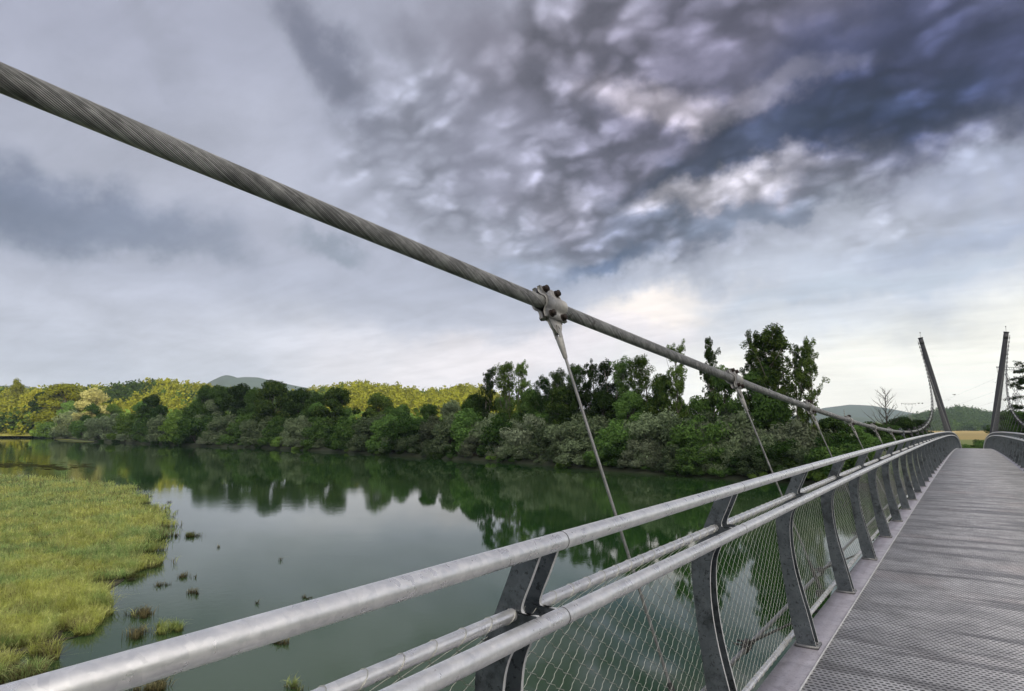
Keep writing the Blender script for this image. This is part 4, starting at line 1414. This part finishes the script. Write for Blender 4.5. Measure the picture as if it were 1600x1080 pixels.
# grassy spit on the far left bank
def spit():
    P = [on_level(x, y, WATER) for x, y in ((84, 686), (96, 690), (125, 691.5), (146, 691), (150, 688), (120, 685.5))]
    v = [(p.x, p.y, WATER + .12) for p in P]; v2 = [(p.x, p.y, WATER - .5) for p in P]; n = len(P)
    mb = MB(); mb.raw(v + v2, [(i, (i + 1) % n, (i + 1) % n + n, i + n) for i in range(n)] + [(0, 1, 2, 3), (0, 3, 4, 5)])
    structure(mb.build('spit', M_mead))


spit()


# ------------------------------------------------------------------ reeds
def blades(P, h, w, lean, r_, z0=WATER):
    n = len(P); a = r_.random(n) * 2 * PI
    d = np.stack([np.cos(a), np.sin(a), 0 * a], -1); b = r_.random(n) * 2 * PI
    L = np.stack([np.cos(b), np.sin(b), 0 * b], -1) * (np.abs(r_.normal(0, 1, n)) * lean)[:, None] + np.array([.25, -.1, 0]) * lean
    B = np.column_stack([P, np.full(n, z0)])
    h = h[:, None]; w = w[:, None]
    m = B + L * h * .35 + np.array([0, 0, 1]) * h * .6; tp = B + L * h + np.array([0, 0, 1]) * h * (1 - .25 * np.clip(np.linalg.norm(L, axis=1), 0, 2))[:, None]
    v = np.stack([B - d * w, B + d * w, m + d * w * .8, m - d * w * .8, tp], 1).reshape(-1, 3)
    k = np.arange(n) * 5
    return v, np.stack([k, k + 1, k + 2, k + 3], -1), np.stack([k + 3, k + 2, k + 4], -1)


def inside(P, poly):
    x, y = P[:, 0], P[:, 1]; c = np.zeros(len(P), bool); n = len(poly)
    for i in range(n):
        x1, y1 = poly[i]; x2, y2 = poly[(i + 1) % n]
        m = ((y1 > y) != (y2 > y)) & (x < (x2 - x1) * (y - y1) / (y2 - y1 + 1e-12) + x1); c ^= m
    return c


def vnoise(P, s, seed):
    r_ = np.random.default_rng(seed); G = r_.random((128, 128)); q = P / s
    i = np.floor(q).astype(int); f = q - i; f = f * f * (3 - 2 * f); i %= 128; j = (i + 1) % 128
    return (G[i[:, 0], i[:, 1]] * (1 - f[:, 0]) * (1 - f[:, 1]) + G[j[:, 0], i[:, 1]] * f[:, 0] * (1 - f[:, 1]) + G[i[:, 0], j[:, 1]] * (1 - f[:, 0]) * f[:, 1] + G[j[:, 0], j[:, 1]] * f[:, 0] * f[:, 1])


def px_poly(L): return np.array([tuple(on_level(x, y, WATER))[:2] for x, y in L])


RE = [(-260, 742), (0, 744), (60, 746), (150, 756), (212, 770), (238, 794), (274, 824), (262, 838), (218, 842), (232, 868), (238, 890), (206, 930), (182, 950), (168, 985), (150, 1018), (112, 1044), (62, 1070), (-40, 1100), (-160, 1160), (-420, 1250), (-900, 1100), (-900, 800)]
poly = px_poly(RE)


def reed_bed():
    r_ = np.random.default_rng(77)
    # sample in (column, depth) so that nearer ground carries more blades
    N = 520000
    px = r_.uniform(-500, 290, N); dep = 1 / r_.uniform(1 / 110, 1 / 16.5, N) ** 1.0
    c, s = math.cos(YAW), math.sin(YAW)
    X = (px - 800) / F * dep / math.cos(PITCH); P = np.stack([X * c - dep * s, dep * c + X * s], -1)
    P += r_.normal(0, .25, P.shape) * (dep[:, None] / 30)
    Pw = P + (np.stack([vnoise(P, 2.2, 1), vnoise(P, 2.2, 2)], -1) - .5) * 5.5 + (np.stack([vnoise(P, .7, 5), vnoise(P, .7, 6)], -1) - .5) * 2.2
    ok = inside(Pw, poly); P, dep = P[ok], dep[ok]
    # thinner, broken cover near the open-water edge
    edge2 = ~inside(P + np.array([3.4, -2.7]) * (1 + 1.4 * vnoise(P, 6, 9))[:, None], poly)
    edge = ~inside(P + np.array([3.2, -2.5]), poly); nn = .6 * vnoise(P, 1.5, 3) + .4 * vnoise(P, .5, 13)
    drop = (edge & (nn < .52)) | (edge2 & (nn < .27)) | (nn < .12); P, dep = P[~drop], dep[~drop]
    n = len(P); h = (.34 + .46 * r_.random(n)) * (.45 + .65 * vnoise(P, 2.6, 4) + .5 * vnoise(P, .8, 14)); tall = r_.random(n) < .05; h = np.where(tall, h * 1.55, h); w = (.0065 + .006 * r_.random(n)) * np.where(tall, .7, 1) * np.clip(dep / 26, 1, 3.2)
    dry = (r_.random(n) < .06 + .3 * (vnoise(P, 1.3, 31) > .75)) | (edge[~drop] & (r_.random(n) < .55))
    for nm, m, sel, label in (('reeds', M_reed, ~dry, 'dense yellow-green marsh grass covering the shallows at lower left'), ('dry_reeds', M_straw, dry, 'brown dry stems mixed into the marsh grass at its ragged edge')):
        v, q, t = blades(P[sel], h[sel] * (1 if nm == 'reeds' else .8), w[sel], .8, r_)
        o = mesh_np(nm, v, [q, t], [m]); tag(o, label, 'marsh grass', None, 'stuff')
    return n


NRE = reed_bed()
print('blades', NRE)


def mud():
    """muddy floor showing between the stems"""
    r_ = np.random.default_rng(5); P = poly.copy()
    P = np.array([P[i] * (1 - f) + P[(i + 1) % len(P)] * f for i in range(len(P)) for f in (0, .33, .66)])
    c = P.mean(0); P = c + (P - c) * .90 + r_.normal(0, .5, P.shape)
    import mathutils.geometry as mg
    tri = mg.tessellate_polygon([[Vector((p[0], p[1], 0)) for p in P]])
    v = np.column_stack([P, np.full(len(P), WATER + .02)])
    structure(mesh_np('mud_bank', v, [np.array(tri)], [M_mud]))


mud()

TU = [  # px, py of base, spread m, blades, height, colour, label
    (302, 838, .75, 500, .42, 't', 'green grass tuft standing alone in open water, farthest right'),
    (285, 902, .55, 160, .30, 's', 'sparse brown tuft in the water, upper of the drowned pair'),
    (250, 915, .45, 120, .28, 's', 'small brown tuft between the marsh edge and drowned pair'),
    (300, 926, .50, 140, .30, 's', 'sparse brown tuft in the water, lower of the drowned pair'),
    (264, 984, .50, 650, .42, 'r', 'bright green tuft on a dark clump above the top rail'),
    (226, 960, .60, 420, .38, 's', 'brown tufted clump left of the bright green tuft'),
    (218, 992, .45, 300, .36, 's', 'dark brown clump below the brown tufted clump'),
    (438, 1006, .30, 200, .26, 's', 'dark low tuft just under the top rail'),
    (485, 934, .35, 90, .20, 's', 'tiny dark tuft touching the upper side of the top rail'),
    (438, 876, .35, 24, .35, 's', 'few thin drowned stems in open water, left of centre'),
    (406, 944, .35, 26, .26, 's', 'few thin stems in open water above the top rail'),
    (242, 1078, .55, 420, .36, 's', 'brown clump below the top rail at the bottom edge'),
    (460, 1076, .22, 160, .34, 'r', 'green tuft at the bottom edge between the rails'),
    (258, 786, .9, 60, .30, 's', 'thin stems at the outer tip of the marsh'),
    (278, 838, .4, 70, .26, 's', 'short brown stems between marsh tip and lone tuft'),
    (345, 855, .5, 22, .22, 's', 'scattered stems right of the lone green tuft'),
    (215, 872, .8, 260, .32, 's', 'ragged brown edge clump at the inlet of the marsh'),
    (205, 905, .8, 300, .34, 't', 'olive clump below the inlet of the marsh'),
]
for px, py, sp, nb, hh, m, label in TU:
    b = on_level(px, py, WATER); r_ = np.random.default_rng(int(px * 7 + py))
    n = nb; nc = 1 if nb < 80 else 3 + int(nb > 150) * 4
    cc = r_.normal(0, sp * .42, (nc, 2)) * (1.25, .8); cs = sp * (.10 + (.22 if nb >= 80 else .05) * r_.random(nc)); ci = r_.integers(0, nc, n)
    P = cc[ci] + r_.normal(0, 1, (n, 2)) * cs[ci][:, None]; rr = np.hypot(P[:, 0], P[:, 1])
    hh = hh * (.6 + .8 * r_.random(nc))[ci]
    v, q, t = blades(P, hh * (.25 + .95 * r_.random(n) ** 1.3), .006 + .006 * r_.random(n), .75, r_, z0=-.02)
    root = empty('grass_tuft', (b.x, b.y, WATER)); tag(root, label, 'grass tuft', 'tufts standing in the shallow water')
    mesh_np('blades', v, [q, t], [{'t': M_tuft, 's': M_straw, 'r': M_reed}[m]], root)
    if nb > 150:
        k = 14; an = np.arange(k) * 2 * PI / k; rad = sp * .42 * (1 + .2 * r_.normal(0, 1, k))
        vv = [(0, 0, .05)] + [(rad[i] * math.cos(an[i]), rad[i] * math.sin(an[i]), -.03) for i in range(k)]
        mesh_np('root_clump', vv, [np.array([(0, 1 + i, 1 + (i + 1) % k) for i in range(k)])], [M_mud], root, smooth=True)


# floating weed mat at far left
def weed():
    r_ = np.random.default_rng(9); v = []; q = []
    for k in range(420):
        x = r_.uniform(-120, 150); y = 727 + r_.normal(0, 2.2) + (2 if x > 60 else 0)
        if x > 100 and r_.random() < .6: continue
        p = on_level(x, y, WATER); s = .35 + .5 * r_.random(); m = 6
        b = len(v); v += [(p.x + s * math.cos(2 * PI * i / m) * (.7 + .6 * r_.random()), p.y + s * math.sin(2 * PI * i / m), WATER + .012 + .0001 * k) for i in range(m)]
        q += [(b, b + 1, b + 2, b + 3), (b, b + 3, b + 4, b + 5)]
    o = mesh_np('water_weed', v, [np.array(q)], [M_tuft]); tag(o, 'floating brown-green weed mat on the river at the far left', 'water weed', None, 'stuff')


weed()


# ------------------------------------------------------------------ transmission towers, mast, birds
def tower(px, dep, top, label, rz=.3):
    r = ray(px, 660); H = ray(px, top).z * dep + EYE + 4.8
    root = empty('transmission_tower', (r.x * dep, r.y * dep, -4.8), YAW + rz); tag(root, label, 'transmission tower', 'power line towers')
    t = .16
    legs = MB(); wB, wW = H * .09, H * .022; zw = H * .62
    for sx in (-1, 1):
        for sy in (-1, 1): legs.tube([(sx * wB, sy * wB, 0), (sx * wW, sy * wW, zw)], t, 4)
    nb = 8
    for k in range(nb):
        z0, z1 = zw * k / nb, zw * (k + 1) / nb; a0 = wB + (wW - wB) * k / nb; a1 = wB + (wW - wB) * (k + 1) / nb
        for sy in (-1, 1):
            legs.tube([(-a0, sy * a0, z0), (a1, sy * a1, z1)], t * .6, 4); legs.tube([(a0, sy * a0, z0), (-a1, sy * a1, z1)], t * .6, 4)
            legs.tube([(sy * a0, -a0, z0), (sy * a1, a1, z1)], t * .6, 4)
    legs.build('lattice_body', M_lattice, root)
    hd = MB(); ww = H * .17; zt = H * .97
    for sx in (-1, 1):
        hd.tube([(sx * wW, 0, zw), (sx * ww, 0, H * .86), (sx * ww * .82, 0, zt)], t, 4)
        hd.tube([(sx * wW * .2, 0, zw + H * .02), (sx * ww * .75, 0, H * .87)], t * .7, 4)
        for k in range(5):
            f = k / 5; hd.tube([(sx * (wW + (ww - wW) * f), 0, zw + (H * .86 - zw) * f), (sx * (wW * .2 + (ww * .75) * (f + .15)), 0, zw + H * .02 + (H * .85 - zw) * min(1, f + .15))], t * .6, 4)
    hd.build('head_frame', M_lattice, root)
    ar = MB(); wa = H * .33
    ar.tube([(-wa, 0, zt), (wa, 0, zt)], t, 4); ar.tube([(-wa, 0, zt), (-ww, 0, zt - H * .035), (ww, 0, zt - H * .035), (wa, 0, zt)], t, 4)
    n = 14
    for k in range(n): ar.tube([(-wa + 2 * wa * k / n, 0, zt), (-wa + 2 * wa * (k + .5) / n, 0, zt - H * .03)], t * .6, 4)
    for x in (-wa * .95, 0, wa * .95): ar.tube([(x, 0, zt), (x, 0, zt - H * .08)], t * .8, 4)
    ar.build('crossarm', M_lattice, root)


tower(1422, 900, 629, 'far lattice power tower with a forked head, left of the left pylon')
tower(1592, 400, 571, 'nearer lattice power tower at the right edge, beside the conifer')
r = ray(1320, 660); dm = 800
root = empty('radio_mast', (r.x * dm, r.y * dm, -4.8)); tag(root, 'thin dark mast rising above the valley woods behind the cable', 'mast')
Hm = ray(1320, 640).z * dm + EYE + 4.8
mb = MB(); mb.tube([(0, 0, 0), (0, 0, Hm)], .45, 6); mb.build('pole', M_lattice, root)
mb = MB()
for k in range(5): mb.box((0, 0, Hm * (.55 + .09 * k)), (3.0 - .3 * k, .3, .3))
mb.build('antenna_arms', M_lattice, root)

# power lines sagging between towers
pw = empty('power_line', (0, 0, 0)); tag(pw, 'thin power wires slanting across the pale sky between the pylons', 'power line')
A = at(1592, 575, 400); Bp = at(1380, 652, 1600)
for k, o_ in enumerate((0, 9, 16)):
    t = np.linspace(0, 1, 30)[:, None]; P = np.array(A)[None] * (1 - t) + np.array(Bp)[None] * t; P = P + np.array([0, 0, -o_]) ; P[:, 2] -= 30 * (t * (1 - t))[:, 0]
    mb = MB(); mb.tube(P, .035, 4); mb.build('wire', M_lattice, pw)

for k, (x, y, dep, sz, label) in enumerate(((1491.5, 617.5, 150, .55, 'small dark bird high between the two pylons'), (1482.5, 625.5, 150, .5, 'small dark bird just right of the left pylon shaft'),
                                        (1435.5, 631, 170, .45, 'left bird of the pair beside the chain-like cable'), (1441, 631, 170, .45, 'right bird of the pair beside the chain-like cable'),
                                        (1555, 598, 160, .5, 'small bird flying close to the right pylon shaft'))):
    p = at(x, y, dep); mb = MB()
    s = sz
    mb.raw([(-s * .5, 0, 0), (-s * .3, .06, .04), (0, .08, .09), (.25 * s, 0, .05), (0, -.08, .09), (-s * .3, -.06, .04), (0, 0, -.03), (.5 * s, 0, .06)],
           [(0, 1, 2, 6), (0, 6, 4, 5), (2, 3, 4, 6)], [(0, 1, 5), (1, 2, 4), (1, 4, 5), (2, 7, 3), (3, 7, 4)])
    for sg in (-1, 1):
        mb.raw([(.12, sg * .05, .08), (-.14, sg * .05, .06), (-.12, sg * s * .6, .22), (.10, sg * s * .6, .24), (-.16, sg * s * 1.15, .12), (-.02, sg * s * 1.2, .12)], [(0, 1, 2, 3), (3, 2, 4, 5)])
    o = mb.build('bird', M_birds, None, (p.x, p.y, p.z)); o.rotation_euler = (0, 0, YAW + k); tag(o, label, 'bird', 'birds in the pale sky')

# ------------------------------------------------------------------ haze
def haze():
    m = bpy.data.materials.new('haze'); m.use_nodes = True; T = NT(m.node_tree); T.n.clear()
    out = T.add('ShaderNodeOutputMaterial'); v = T.add('ShaderNodeVolumePrincipled')
    v.inputs['Color'].default_value = (.62, .80, 1.0, 1); v.inputs['Density'].default_value = 0.8e-4; v.inputs['Anisotropy'].default_value = .0
    T.l.new(v.outputs[0], out.inputs['Volume'])
    mb = MB(); mb.box((0, 0, 145), (9600, 9600, 310)); o = mb.build('haze', m); tag(o, 'thin pale air between the camera and the far hills', 'haze', None, 'stuff')


USE_HAZE = True
if USE_HAZE: haze()
